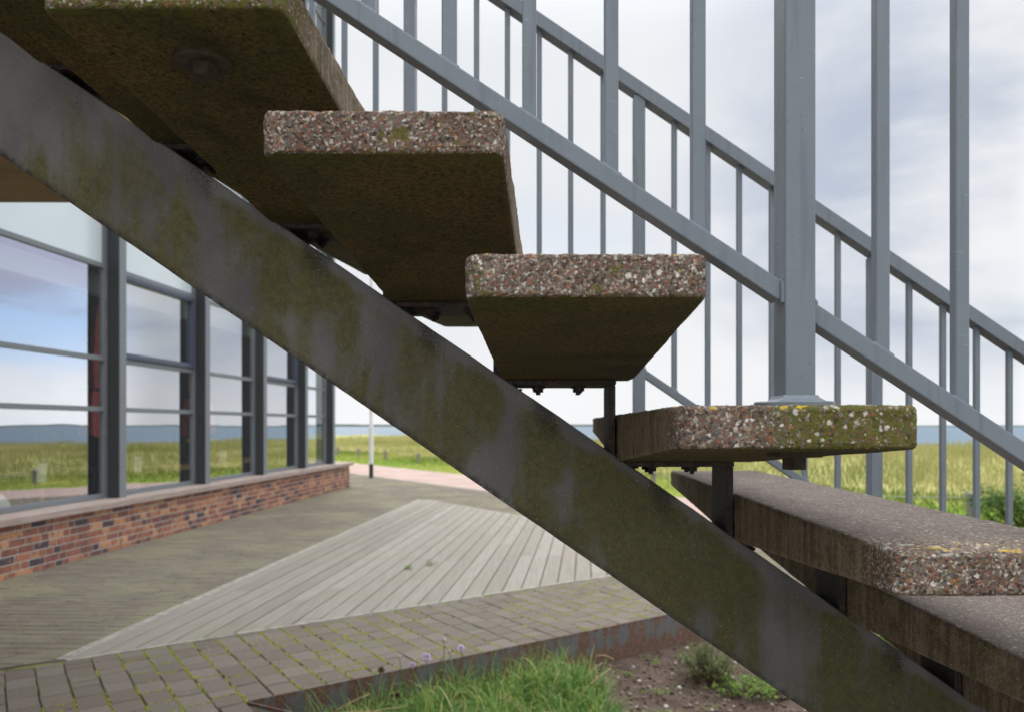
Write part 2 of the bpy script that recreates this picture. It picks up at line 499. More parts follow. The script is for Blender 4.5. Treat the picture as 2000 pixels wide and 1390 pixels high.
def mat_corten():
    m, t, b = material('rusting galvanised steel sheet')
    oc = coords(t)
    ox, oy, oz = t.sep(oc)
    blot = t.noise(t.scale(oc, (9, 9, 4.5)), 1.0, 5, 0.6, dist=0.5)
    runs = t.noise(t.scale(oc, (24, 24, 1.8)), 1.0, 4, 0.6)
    f = t.noise(oc, 90, 4, 0.7)
    grey = t.mix(t.noise(oc, 14, 3), (0.090, 0.095, 0.095), (0.165, 0.165, 0.160))
    rust = t.mix(t.step(f, 0.3, 0.7), (0.075, 0.042, 0.030), (0.215, 0.130, 0.092))
    k = t.math('ADD', blot, t.math('MULTIPLY', t.step(oz, -0.10, -0.24), 0.26))
    k = t.math('ADD', k, t.math('MULTIPLY', t.math('SUBTRACT', runs, 0.5), 0.5))
    c = t.mix(t.step(k, 0.46, 0.58), grey, rust)
    c = t.mix(t.math('MULTIPLY', t.step(oz, -0.035, -0.003), t.step(runs, 0.40, 0.6)), c, (0.13, 0.058, 0.032))
    t.put(b.inputs['Base Color'], c)
    b.inputs['Roughness'].default_value = 0.7
    t.put(b.inputs['Normal'], t.bump(f, 0.25, 0.003))
    return m

def mat_sett():
    m, t, b = material('concrete sett')
    oc = coords(t)
    r = t.attr('rnd')
    ox, oy, oz = t.sep(oc)
    c = t.ramp(r, [(0, (0.192, 0.160, 0.132)), (0.5, (0.220, 0.187, 0.156)), (1, (0.250, 0.216, 0.184))])
    gr = t.noise(oc, 260, 3, 0.75)
    c = t.mix(t.step(gr, 0.3, 0.72, 0.0, 0.75), c, t.mix(1.0, c, (0.36, 0.34, 0.31), 'MULTIPLY'))
    st = t.noise(oc, 2.3, 5, 0.62)
    c = t.mix(t.step(st, 0.45, 0.68, 0, 0.55), c, (0.155, 0.146, 0.112))
    alg = t.noise(t.vmath('ADD', oc, (9, 2, 0)), 0.9, 6, 0.62)
    far = t.step(t.math('MULTIPLY_ADD', ox, -0.59, t.math('MULTIPLY', oy, 0.807)), 5.3, 5.7)
    c = t.mix(t.math('MULTIPLY', far, t.step(alg, 0.43, 0.62, 0.12, 0.75)), c, (0.240, 0.222, 0.140))
    wh = t.voro(oc, 26)
    c = t.mix(t.math('MULTIPLY', t.step(wh.outputs['Distance'], 0.17, 0.10), t.step(t.sep(wh.outputs['Color'])[0], 0.90, 0.92, 0, 0.6)), c, (0.46, 0.46, 0.42))
    t.put(b.inputs['Base Color'], c)
    b.inputs['Roughness'].default_value = 0.9
    b.inputs['Specular IOR Level'].default_value = 0.25
    t.put(b.inputs['Normal'], t.bump(t.math('ADD', gr, t.noise(oc, 45, 4)), 0.5, 0.003))
    return m

def mat_joint():
    m, t, b = material('mossy joint sand')
    oc = coords(t)
    n = t.noise(oc, 3.2, 4, 0.6)
    f = t.noise(oc, 70, 4, 0.7)
    ox, oy, oz = t.sep(oc)
    v_ = t.math('MULTIPLY_ADD', ox, -0.59, t.math('MULTIPLY', oy, 0.807))
    u_ = t.math('MULTIPLY_ADD', ox, 0.807, t.math('MULTIPLY', oy, 0.59))
    band = t.math('MULTIPLY', t.math('MULTIPLY', t.step(v_, 3.92, 3.99), t.step(v_, 5.42, 5.40)), t.math('MULTIPLY', t.step(u_, -2.0, -1.6), t.step(u_, 8.4, 8.2)))
    near = t.math('MULTIPLY', t.step(v_, 2.4, 2.6), t.step(u_, 11, 10.9))
    c = t.mix(f, (0.040, 0.035, 0.026), (0.11, 0.095, 0.07))
    c = t.mix(near, t.mix(t.noise(oc, 1.5, 5), (0.20, 0.18, 0.155), (0.30, 0.27, 0.235)), c)
    c = t.mix(t.math('MULTIPLY', band, t.step(t.math('ADD', n, t.math('MULTIPLY', f, 0.3)), 0.60, 0.72)), c, t.mix(f, (0.10, 0.115, 0.012), (0.32, 0.34, 0.035)))
    t.put(b.inputs['Base Color'], c)
    b.inputs['Roughness'].default_value = 1.0
    t.put(b.inputs['Normal'], t.bump(f, 0.8, 0.01))
    return m

def mat_moss():
    m, t, b = material('bright moss')
    oc = coords(t)
    f = t.noise(oc, 160, 3, 0.7)
    t.put(b.inputs['Base Color'], t.mix(f, (0.11, 0.125, 0.010), (0.36, 0.37, 0.030)))
    b.inputs['Roughness'].default_value = 1.0
    return m

def mat_deck():
    m, t, b = material('weathered grey decking')
    oc = coords(t)
    r = t.attr('rnd')
    c = t.ramp(r, [(0, (0.262, 0.238, 0.204)), (0.35, (0.288, 0.262, 0.226)), (0.7, (0.300, 0.276, 0.240)), (1, (0.326, 0.302, 0.266))])
    g = t.noise(t.scale(oc, (70, 2.0, 70), rot=(0, 0, R(3.1))), 1.0, 5, 0.65)
    g2 = t.noise(t.scale(oc, (220, 5.0, 220), rot=(0, 0, R(3.1))), 1.0, 3, 0.65)
    c = t.mix(t.step(g, 0.35, 0.68, 0, 0.6), c, t.mix(1.0, c, (0.66, 0.63, 0.58), 'MULTIPLY'))
    c = t.mix(t.step(g2, 0.55, 0.78, 0, 0.45), c, (0.17, 0.155, 0.13))
    s = t.noise(oc, 1.4, 5, 0.6)
    c = t.mix(t.step(s, 0.48, 0.68, 0, 0.4), c, (0.25, 0.245, 0.17))
    t.put(b.inputs['Base Color'], c)
    b.inputs['Roughness'].default_value = 0.8
    b.inputs['Specular IOR Level'].default_value = 0.3
    t.put(b.inputs['Normal'], t.bump(t.math('ADD', g2, g), 0.35, 0.003))
    return m

def mat_brick():
    m, t, b = material('mixed clinker brick')
    oc = coords(t)
    r = t.attr('rnd')
    c = t.ramp(r, [(0, (0.050, 0.042, 0.062)), (0.10, (0.075, 0.050, 0.062)), (0.16, (0.17, 0.070, 0.058)), (0.34, (0.28, 0.100, 0.066)), (0.52, (0.37, 0.145, 0.082)), (0.64, (0.48, 0.225, 0.110)), (0.82, (0.54, 0.300, 0.155)), (0.9, (0.34, 0.125, 0.078)), (1, (0.24, 0.092, 0.072))])
    n = t.noise(oc, 13, 4, 0.6)
    c = t.mix(t.step(n, 0.48, 0.66, 0, 0.8), c, (0.095, 0.062, 0.068))
    n2 = t.noise(t.vmath('ADD', oc, (4, 4, 4)), 9, 4, 0.6)
    c = t.mix(t.step(n2, 0.56, 0.72, 0, 0.6), c, (0.50, 0.25, 0.12))
    t.put(b.inputs['Base Color'], c)
    b.inputs['Roughness'].default_value = 0.75
    t.put(b.inputs['Normal'], t.bump(t.noise(oc, 120, 3), 0.4, 0.004))
    return m

def mat_simple(name, a, bb, scale=8, rough=0.8, bump=0.2, bs=80, spec=0.3, stretch=(1, 1, 1)):
    m, t, b = material(name)
    oc = t.scale(coords(t), stretch)
    n = t.noise(oc, scale, 5, 0.6)
    t.put(b.inputs['Base Color'], t.mix(t.step(n, 0.3, 0.7), a, bb))
    b.inputs['Roughness'].default_value = rough
    b.inputs['Specular IOR Level'].default_value = spec
    if bump:
        t.put(b.inputs['Normal'], t.bump(t.noise(oc, bs, 3, 0.65), bump, 0.004))
    return m

def mat_glass(name, refl, tint=(0.88, 0.93, 0.93)):
    m, t, b = material(name)
    out = t.n['Material Output']
    gl = t.add('ShaderNodeBsdfGlossy'); gl.inputs['Roughness'].default_value = 0.004
    t.put(gl.inputs['Color'], (0.95, 0.97, 1.0))
    wav = t.noise(coords(t), 0.9, 1, 0.4)
    t.put(gl.inputs['Normal'], t.bump(wav, 0.05, 0.05))
    tr = t.add('ShaderNodeBsdfTransparent'); t.put(tr.inputs['Color'], tint)
    fr = t.add('ShaderNodeLayerWeight'); fr.inputs['Blend'].default_value = 0.32
    f = t.math('MULTIPLY_ADD', t.math('SUBTRACT', 1.0, t.math('ABSOLUTE', t.vmath('DOT_PRODUCT', t.add('ShaderNodeNewGeometry').outputs['Incoming'], t.add('ShaderNodeNewGeometry').outputs['True Normal']))), 1.0, refl, clamp=True)
    mx = t.add('ShaderNodeMixShader')
    t.put(mx.inputs[0], f)
    t.l.new(tr.outputs[0], mx.inputs[1]); t.l.new(gl.outputs[0], mx.inputs[2])
    t.l.new(mx.outputs[0], out.inputs['Surface'])
    t.n.remove(b)
    return m

def mat_leafy(name, stops, rough=0.6, trans=0.25):
    m, t, b = material(name)
    r = t.attr('rnd')
    c = t.ramp(r, stops)
    t.put(b.inputs['Base Color'], c)
    b.inputs['Roughness'].default_value = rough
    b.inputs['Specular IOR Level'].default_value = 0.25
    out = t.n['Material Output']
    tl = t.add('ShaderNodeBsdfTranslucent'); t.put(tl.inputs['Color'], c)
    mx = t.add('ShaderNodeMixShader'); mx.inputs[0].default_value = trans
    t.l.new(b.outputs[0], mx.inputs[1]); t.l.new(tl.outputs[0], mx.inputs[2])
    t.l.new(mx.outputs[0], out.inputs['Surface'])
    return m

M = {}
M['tread'] = mat_tread()
M['stringer'] = mat_stringer()
M['rail'] = mat_paint('blue grey railing paint', (0.160, 0.190, 0.222), (0.212, 0.246, 0.280))
M['fin'] = mat_paint('dark grey facade paint', (0.155, 0.175, 0.190), (0.200, 0.220, 0.235), 0.45, scuff=False)
M['sash'] = mat_paint('blue black sash paint', (0.060, 0.075, 0.115), (0.080, 0.098, 0.140), 0.35, scuff=False)
M['black'] = mat_rust_dark()
M['finshade'] = mat_paint('shade toned fin web paint', (0.034, 0.038, 0.041), (0.050, 0.055, 0.058), 0.5, scuff=False)  # fin paint darkened: the shade on the web is put into its colour
M['nut'] = mat_simple('brown oxidised nut', (0.028, 0.022, 0.014), (0.062, 0.050, 0.030), 60, 0.7, 0.3, 150)
M['corten'] = mat_corten()
M['sett'] = mat_sett()
M['joint'] = mat_joint()
M['moss'] = mat_moss()
M['deck'] = mat_deck()
M['brick'] = mat_brick()
M['mortar'] = mat_simple('pale mortar', (0.42, 0.39, 0.355), (0.55, 0.52, 0.47), 20, 0.95)
M['sillwood'] = mat_simple('weathered reddish sill timber', (0.29, 0.22, 0.19), (0.45, 0.375, 0.335), 1.2, 0.8, 0.3, 12, stretch=(55, 2, 55))
M['stone'] = mat_simple('pale granite', (0.24, 0.225, 0.19), (0.40, 0.38, 0.33), 14, 0.85, 0.3, 120)
M['path'] = mat_simple('pink asphalt', (0.36, 0.255, 0.22), (0.45, 0.335, 0.295), 1.1, 0.9, 0.2, 90)
M['white'] = mat_simple('white gloss paint', (0.74, 0.75, 0.76), (0.82, 0.83, 0.83), 3, 0.4, 0.05)
M['blackpaint'] = mat_simple('black paint', (0.020, 0.024, 0.032), (0.035, 0.04, 0.05), 3, 0.45, 0.05)
M['soffit'] = mat_simple('ochre brown concrete', (0.22, 0.155, 0.075), (0.29, 0.21, 0.11), 3, 0.9, 0.2, 60)
M['post'] = mat_simple('grey weathered timber post', (0.20, 0.185, 0.165), (0.33, 0.31, 0.285), 12, 0.9, 0.3, 60, stretch=(4, 4, 1))
M['spandrel'] = mat_simple('pale blue enamelled panel', (0.62, 0.70, 0.75), (0.68, 0.76, 0.81), 0.6, 0.18, 0.0, spec=0.6)
M['glass'] = mat_glass('window glass', 0.06)
M['soil'] = None
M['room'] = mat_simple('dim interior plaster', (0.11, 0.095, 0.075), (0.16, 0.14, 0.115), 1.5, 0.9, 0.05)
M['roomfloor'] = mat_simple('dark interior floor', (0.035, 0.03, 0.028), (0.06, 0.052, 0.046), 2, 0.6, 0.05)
M['blind'] = mat_simple('pale blind fabric', (0.50, 0.56, 0.53), (0.58, 0.63, 0.60), 3, 0.8, 0.1)
M['red'] = mat_simple('dusty red canvas', (0.70, 0.095, 0.11), (0.85, 0.22, 0.23), 9, 0.85, 0.3, 50, stretch=(3, 3, .6))
M['darkseat'] = mat_simple('charcoal upholstery', (0.016, 0.018, 0.022), (0.03, 0.033, 0.038), 20, 0.7, 0.2)
M['oak'] = mat_simple('yellow oak', (0.40, 0.24, 0.075), (0.52, 0.33, 0.12), 2, 0.5, 0.1, stretch=(20, 2, 20))
M['opal'] = mat_simple('opal lamp glass', (0.70, 0.74, 0.74), (0.78, 0.82, 0.82), 2, 0.2, 0.0, spec=0.5)

# ------------------------------------------------------------------ stair
RUN, RISE = 0.2685, 0.1847
YF, YB, YB2, YE = 0.953, 1.759, 1.930, 2.680     # front tip, stringer front, stringer back, far tip
TW, TT, TM = 0.308, 0.055, 0.109                 # width, tip thickness, thickness over the stringer
def tread_pos(k):
    jx = {2: 0.010, 3: -0.001, 5: 0.006}.get(k, 0.0)
    jz = {2: 0.002, 3: 0.006, 4: 0.0}.get(k, 0.0)
    return (0.167 + RUN * (k - 4) + jx, 0.025 - RISE * (k - 4) + jz + H)

stair = tag(empty('staircase', (0, 0, 0)), 'open outdoor stair of pebbly concrete treads bolted on one sloping grey steel beam', 'staircase')

def tread_mesh(seed, fine=True):
    L = YE - YF
    rv, rh = 0.020, 0.006                        # plan corner radius, arris radius
    h = 0.006 if fine else 0.02
    ys = [rv * (1 - math.cos(a)) for a in np.linspace(0, math.pi / 2, 7)]
    y = ys[-1]
    while y < 0.22:
        y += h; ys.append(y)
    while y < L - 0.06:
        y += 0.014 if fine else 0.05; ys.append(y)
    ys = [q for q in ys if q < L - rv - 0.004] + [L - rv * (1 - math.cos(a)) for a in np.linspace(math.pi / 2, 0, 7)]
    ny = int(TW / (0.0052 if fine else 0.02)); nz = 11
    def thick(q):
        a, bb = YB - YF - 0.02, YB - YF + 0.08
        if q < a: return TT + (TM - TT) * q / a
        if q > bb: return 0.050 + (TM - 0.050) * (L - q) / (L - bb)
        return TM
    def loop(q, k=1.0):
        e = min(q, L - q)
        ix = rv - math.sqrt(max(0, rv * rv - max(0, rv - e) ** 2)) if e < rv else 0
        iz = rh - math.sqrt(max(0, rh * rh - max(0, rh - e) ** 2)) if e < rh else 0
        x0, x1 = ix, TW - ix; z1, z0 = -iz, -thick(q) + iz
        c = rh
        pts = []
        def arc(cx, cz, a0):
            for s in (0, 1, 2):
                a = a0 + s * math.pi / 4
                pts.append((cx + c * math.cos(a), cz + c * math.sin(a)))
        for i in range(1, ny): pts.append((x0 + c + (x1 - x0 - 2 * c) * i / ny, z1))        # top
        arc(x1 - c, z1 - c, math.pi / 2); pts[-3:] = pts[-3:]
        seg = pts[-3:]; pts[-3:] = [seg[0], seg[1], seg[2]] if False else [(x1 - c + c * math.sin(a), z1 - c + c * math.cos(a)) for a in (0, math.pi / 4, math.pi / 2)]
        for i in range(1, nz): pts.append((x1, z1 - c + (z0 + c - z1 + c) * i / nz))
        pts += [(x1 - c + c * math.cos(a), z0 + c - c * math.sin(a)) for a in (0, math.pi / 4, math.pi / 2)]
        for i in range(1, ny): pts.append((x1 - c - (x1 - x0 - 2 * c) * i / ny, z0))
        pts += [(x0 + c - c * math.sin(a), z0 + c - c * math.cos(a)) for a in (0, math.pi / 4, math.pi / 2)]
        for i in range(1, nz): pts.append((x0, z0 + c + (z1 - c - z0 - c) * i / nz))
        pts += [(x0 + c - c * math.cos(a), z1 - c + c * math.sin(a)) for a in (0, math.pi / 4, math.pi / 2)]
        if k != 1.0:
            mx, mz = (x0 + x1) / 2, (z0 + z1) / 2
            dz_ = (z1 - z0) / 2 * (1 - k)
            pts = [(mx + (px - mx) * max(0.0, 1 - dz_ / ((x1 - x0) / 2)), mz + (pz - mz) * k) for px, pz in pts]
        return pts
    verts, faces = [], []
    rings = []
    def ring(q, k=1.0):
        i = len(verts)
        pts = loop(q, k)
        verts.extend((px, q, pz) for px, pz in pts)
        rings.append((i, len(pts)))
    ring(0.0, 0.93)
    for q in ys: ring(q)
    ring(L, 0.93)
    for (a, n), (bq, _) in zip(rings, rings[1:]):
        for i in range(n):
            j = (i + 1) % n
            faces.append((a + i, a + j, bq + j, bq + i))
    faces.append(tuple(range(rings[0][0], rings[0][0] + rings[0][1])))
    faces.append(tuple(range(rings[-1][0], rings[-1][0] + rings[-1][1]))[::-1])
    me = bpy.data.meshes.new('tread')
    me.from_pydata(verts, [], faces)
    bm = bmesh.new(); bm.from_mesh(me)
    bmesh.ops.recalc_face_normals(bm, faces=bm.faces[:])
    bm.normal_update()
    o3 = Vector((seed * 3.1, seed * 1.7, seed * 0.9))
    for v in bm.verts:
        n_ = v.normal.copy()
        amp = 0.0005 if n_.z < -0.6 else 0.0016
        d = noise.noise((v.co + o3) * 120) * amp + noise.noise((v.co + o3) * 230) * amp * 0.8 + noise.noise((v.co + o3) * 7) * 0.0012
        v.co += n_ * d
    bm.to_mesh(me); bm.free()
    me.polygons.foreach_set('use_smooth', np.ones(len(me.polygons), dtype=bool))
    me.materials.append(M['tread'])
    return me

coarse = None
treads = {}
for k in range(-4, 12):
    if 0 <= k <= 6: me = tread_mesh(k + 3)
    else:
        if coarse is None: coarse = tread_mesh(40, fine=False)
        me = coarse
    x, z = tread_pos(k)
    o = link('tread', me, stair, (x, YF, z))
    o['moss'] = {1: 0.75, 2: 0.35, 3: 0.15, 4: 1.12, 5: 0.2}.get(k, 0.3)
    o['moss_from'] = {4: 0.11}.get(k, -1.0)
    treads[k] = o
treads[4]['label'] = 'tread with a green mossy pebble front and a post bolted on it'
treads[5]['label'] = 'tread seen from above with yellow lichen on its front edge'

# stringer: one deep steel box under the middle of the treads
mb = MB()
SL = 0.688
def ztop(x): return (0.107 + H) - SL * (x + 0.0951)
xa, xb = -2.30, 2.36
sb = bmesh.new()
N = 240
prof = []
for i in range(N + 1):
    x = xa + (xb - xa) * i / N
    prof.append(x)
def wob(x, s): return noise.noise(Vector((x * 9, s * 5.3, 0.2))) * 0.0018 + noise.noise(Vector((x * 60, s * 3.3, 0.7))) * 0.0009
HB = 0.2855
zl = 0
vs, fs = [], []
for x in prof:
    zt = ztop(x) + wob(x, 1) - H; zb = ztop(x) - HB + wob(x, 2) - H
    vs += [(x, YB, zb + .003), (x, YB + .003, zb), (x, YB2 - .003, zb), (x, YB2, zb + .003), (x, YB2, zt - .003), (x, YB2 - .003, zt), (x, YB + .003, zt), (x, YB, zt - .003)]
for i in range(N):
    for k in range(8):
        fs.append((i * 8 + k, (i + 1) * 8 + k, (i + 1) * 8 + (k + 1) % 8, i * 8 + (k + 1) % 8))
fs.append(tuple(range(8))); fs.append(tuple(N * 8 + k for k in range(8))[::-1])
# local origin so that local z = -0.688 x on the top arris
zoff = 0.107 - SL * 0.0951
mb.raw([(a, b_, c - zoff) for a, b_, c in vs], fs)
st_o = mb.build('stringer', M['stringer'], stair, loc=(0, 0, H + zoff))

# brackets: a folded plate under each tread and up to the one above
def bracket(k):
    x, z = tread_pos(k)
    xn, zn = tread_pos(k + 1)
    m_ = MB()
    zb = z - TM
    x0 = x + 0.012; x1 = xn - 0.006
    m_.box((x0, YB + 0.002, zb - 0.0125), (x1 + .004, YB2 - 0.002, zb - 0.0005), c=0.0018)
    # riser plate standing on the stringer in front of the next tread
    m_.box((xn - 0.0185, YB + 0.004, zn - TM - 0.012), (xn - 0.0035, YB2 - 0.004, zb - 0.0127), c=0.0018)
    # weld and scale crumbs where the plate meets the stringer
    rr = random.Random(k * 7 + 1)
    for i in range(26):
        px = x + rr.uniform(-0.004, 0.045); pz = ztop(px) + rr.uniform(-0.002, 0.010)
        r_ = rr.uniform(0.0018, 0.0055)
        bmx = bmesh.new(); bmesh.ops.create_icosphere(bmx, subdivisions=1, radius=r_)
        for v in bmx.verts: v.co = Vector((v.co.x * 1.5, v.co.y, v.co.z)) * rr.uniform(.7, 1.2) + Vector((px, YB + rr.uniform(0.0, 0.02), pz))
        m_.bm(bmx)
    o = m_.build('bracket', M['black'], stair)
    for (bx, by) in ((0.085, YB + 0.05), (0.183, YB + 0.05), (0.085, YB2 - 0.05), (0.183, YB2 - 0.05)):
        q = MB()
        zz = zb - 0.0128
        c6 = [(math.cos(a), math.sin(a)) for a in (i * math.pi / 3 + rr.uniform(0, .5) for i in range(1))]
        a0 = rr.uniform(0, 1)
        def hexa(r0, za, zb_):
            pr = [(x + bx + r0 * math.cos(a0 + i * math.pi / 3), by + r0 * math.sin(a0 + i * math.pi / 3)) for i in range(6)]
            q.raw([(a, b_, za) for a, b_ in pr] + [(a * 1.0, b_, zb_) for a, b_ in pr],
                  [tuple(range(6)), tuple(range(11, 5, -1))] + [(i, (i + 1) % 6, 6 + (i + 1) % 6, 6 + i) for i in range(6)])
        q.lathe([(0.0001, 0), (0.0165, 0), (0.0165, -0.003), (0.0001, -0.003)], 16, base=(x + bx, by, zz))
        hexa(0.0128, zz - 0.0031, zz - 0.0125)
        q.lathe([(0.0055, -0.0125), (0.0055, -0.019), (0.0001, -0.019)], 10, base=(x + bx, by, zz))
        q.build('nut', M['black'], o)
for k in range(-4, 11):
    bracket(k)

# ------------------------------------------------------------------ railings
def railing(name, Y, posts, bals, lower, slope, low_w, low_d, hand_w, hand_d, post_w, post_d, bal_w, bal_d, x0, x1, base_z, label):
    root = tag(empty(name, (0, Y, 0)), label, 'railing', 'railings on both sides of the stair')
    lx, lz = lower                               # a point on the top edge of the lower rail
    def lz_at(x): return lz + slope * (x - lx) + H
    HR = 0.99
    ang = math.atan(slope)
    def rail(nm, dz, wz, wd):
        q = MB()
        off = wz / math.cos(ang) / 2
        segs = [x0] + [p for p in posts if x0 < p < x1] + [x1] if nm == 'lower_rail' else [x0, x1]
        for i, (a, bb) in enumerate(zip(segs, segs[1:])):
            a2 = a + (post_w / 2 - 0.001 if nm == 'lower_rail' and i > 0 else 0); b2 = bb - (post_w / 2 - 0.001 if nm == 'lower_rail' and i < len(segs) - 2 else 0)
            q.bar((a2, 0, lz_at(a2) + dz - off), (b2, 0, lz_at(b2) + dz - off), wz, wd, c=0.0022)
        return q.build(nm, M['rail'], root)
    rail('lower_rail', 0, low_w, low_d)
    rail('handrail', HR, hand_w, hand_d)
    vt = low_w / math.cos(ang)
    ht = hand_w / math.cos(ang)
    for x in bals:
        x += random.uniform(-.0012, .0012)
        q = MB()
        q.box((x - bal_w / 2, -bal_d / 2, lz_at(x) - 0.006), (x + bal_w / 2, bal_d / 2, lz_at(x) + HR - ht + 0.004), c=0.0016)
        # weld fillet at the foot
        q.bar((x - bal_w / 2 - .004, 0, lz_at(x - bal_w / 2 - .004) + 0.0008), (x + bal_w / 2 + .004, 0, lz_at(x + bal_w / 2 + .004) + 0.0008), 0.006, bal_d + 0.006, c=0.002)
        q.build('baluster', M['rail'], root)
    for x, bz in zip(posts, base_z):
        q = MB()
        q.box((x - post_w / 2, -post_d / 2, bz + 0.010), (x + post_w / 2, post_d / 2, lz_at(x) + HR - ht + 0.004), c=0.003)
        # weld beads where the lower rail meets the post
        for sx in (-1, 1):
            zc = lz_at(x + sx * post_w / 2) - vt / 2
            pts = [(x + sx * (post_w / 2 + .001), -low_d / 2 - .002 + 0.0, zc + vt / 2 * math.cos(a) + 0.001 * math.sin(9 * a)) for a in np.linspace(0, math.pi, 9)]
            q.tube(pts, 0.0042, 6)
            q.tube([(x + sx * (post_w / 2 + .001), yy, zc + vt / 2) for yy in np.linspace(-low_d / 2, low_d / 2, 4)], 0.0042, 6)
        po = q.build('post', M['rail'], root)
        q = MB()
        q.lathe([(0.0001, 0.0085), (0.054, 0.0085), (0.0555, 0.007), (0.0555, 0.002), (0.053, 0.0), (0.0001, 0.0)], 40, base=(x, 0, bz))
        # fillet weld collar round the foot of the post
        ww, dd = post_w / 2 + .002, post_d / 2 + .002
        ring = []
        for i in range(48):
            a = 2 * math.pi * i / 48
            cx, cy = math.cos(a), math.sin(a)
            s_ = 1 / max(abs(cx) / ww, abs(cy) / dd)
            ring.append((cx * s_, cy * s_))
        vs2, fs2 = [], []
        for (g, zq) in ((0.0, 0.017), (0.003, 0.0125), (0.009, 0.0087)):
            vs2 += [(x + px + math.copysign(g, px) * min(1, abs(px) / ww), py + math.copysign(g, py) * min(1, abs(py) / dd), bz + zq + 0.0005 * math.sin(i * 1.7)) for i, (px, py) in enumerate(ring)]
        for r_ in range(2):
            for i in range(48):
                fs2.append((r_ * 48 + i, r_ * 48 + (i + 1) % 48, (r_ + 1) * 48 + (i + 1) % 48, (r_ + 1) * 48 + i))
        q.raw(vs2, fs2)
        q.build('base_plate', M['rail'], po)
    return root

def extend(xs, lo, hi, posts, step):
    return xs
near_posts = [-1.29, -0.485, 0.3533, 1.159, 1.964]
near_b = [-1.17, -1.055, -0.94, -0.825, -0.71, -0.60, -0.365, -0.25, -0.136, -0.0234, 0.0942, 0.2167, 0.4766, 0.587, 0.702, 0.817, 0.93, 1.042, 1.28, 1.395, 1.51, 1.622, 1.735, 1.845]
def zt_of(x):
    k = math.floor((x - 0.167) / RUN) + 4
    return tread_pos(k)[1]
near_rail = railing('stair_railing', 1.048 + 0.0275, near_posts, near_b, (0.3243, 0.2053), -0.6615, 0.025, 0.036, 0.043, 0.060, 0.0425, 0.055, 0.0198, 0.018, -1.40, 2.05,
        [zt_of(x) for x in near_posts], 'blue grey steel railing nearest the viewer, its post bolted to the mossy tread')
far_posts = [-1.28, -0.4747, 0.329, 1.157, 1.962]
far_b = [-1.16, -1.045, -0.93, -0.82, -0.706, -0.597, -0.354, -0.242, -0.133, -0.0215, 0.0894, 0.2038, 0.452, 0.570, 0.681, 0.796, 0.912, 1.029, 1.280, 1.399, 1.516, 1.632, 1.75, 1.86]
far_rail = railing('stair_railing', 2.646 + 0.02, far_posts, far_b, (0.420, 0.1466), -0.679, 0.025, 0.036, 0.043, 0.062, 0.040, 0.050, 0.0185, 0.018, -1.40, 2.05,
        [zt_of(x) for x in far_posts], 'blue grey steel railing beyond the stair, its sloping handrail in view against the sky')

# nuts under the treads that hold the near posts
for k, x in ((1, -0.485), (4, 0.3533)):
    z = tread_pos(k)[1]
    y = 1.0755
    q = MB()
    zb = z - (TT + (TM - TT) * (y - YF) / (YB - YF - 0.02))
    if k == 1:
        q.lathe([(0.0001, 0.004), (0.040, 0.004), (0.040, -0.003), (0.037, -0.006), (0.0001, -0.006)], 32, base=(x, y, zb))
    else:
        q.box((x - 0.030, y - 0.030, zb - 0.006), (x + 0.030, y + 0.030, zb + 0.005), c=0.001)
    pr = [(x + 0.0185 * math.cos(i * math.pi / 3 + .2), y + 0.0185 * math.sin(i * math.pi / 3 + .2)) for i in range(6)]
    q.raw([(a, b_, zb - 0.006) for a, b_ in pr] + [(a, b_, zb - 0.024) for a, b_ in pr], [tuple(range(6)), tuple(range(11, 5, -1))] + [(i, (i + 1) % 6, 6 + (i + 1) % 6, 6 + i) for i in range(6)])
    q.build('anchor_nut', M['nut'], stair)

# ------------------------------------------------------------------ upper landing
mb = MB()
mb.box((-4.95, YF, H + 1.35), (-2.02, 4.61, H + 1.66), c=0.006)
land = mb.build('landing_slab', M['soffit'])
tag(land, 'brown concrete landing slab overhead at the top of the stair, its underside in view', 'landing')

# ------------------------------------------------------------------ restaurant building
FZ = -math.atan(0.04)
bld = tag(empty('restaurant_building', (-5.231, 0, 0), FZ), 'glazed restaurant building with grey steel fins over a low brick wall and timber sill', 'building')
Y0, Y1 = -1.6, 17.55
SILL = 0.56
# brick plinth: individual bricks in one wall
mb = MB()
ch = 0.0635 + 0.0115
wall_h = SILL - 0.075
n_c = int(math.ceil(wall_h / ch))
rr = random.Random(4)
for c in range(n_c):
    z0 = c * ch - 0.02; z1 = min(z0 + ch - 0.0115, wall_h)
    y = Y0 + rr.uniform(-0.2, 0)
    while y < Y1 - 0.02:
        L = rr.choice((0.20, 0.20, 0.095, 0.20, 0.095, 0.095))
        a, bb = max(y, Y0), min(y + L, Y1)
        if bb - a > 0.02:
            mb.box((-0.10, a, z0), (rr.uniform(-0.0015, 0.0015), bb, z1), r=rr.random(), c=0.0035)
        y += L + 0.0125
    # the end wall
    x = -0.115
    while x > -5:
        L = rr.choice((0.24, 0.115, 0.24))
        mb.box((x - L + 0.0105, Y1 - 0.10, z0), (x - 0.003, Y1 + rr.uniform(-0.0015, 0.0015), z1), r=rr.random(), c=0.003)
        x -= L
bw = mb.build('brick_wall', M['brick'], bld)
mb = MB()
mb.box((-0.15, Y0, -0.05), (-0.0045, Y1 - 0.0045, wall_h - 0.002))
mb.box((-5.0, Y1 - 0.15, -0.05), (-0.16, Y1 - 0.006, wall_h - 0.002))
mb.build('mortar_joints', M['mortar'], bw)
# timber sill boards
mb = MB()
for (a, bb) in ((Y0, 2.4), (2.403, 6.4), (6.403, 10.4), (10.403, 14.3), (14.303, Y1 + 0.09)):
    mb.box((-0.130, a, SILL - 0.070), (0.075, bb - 0.002, SILL + 0.002), r=random.random(), c=0.008)
    mb.box((-0.345, a, SILL - 0.060), (-0.134, bb - 0.002, SILL), r=random.random(), c=0.005)
mb.build('sill', M['sillwood'], bld)
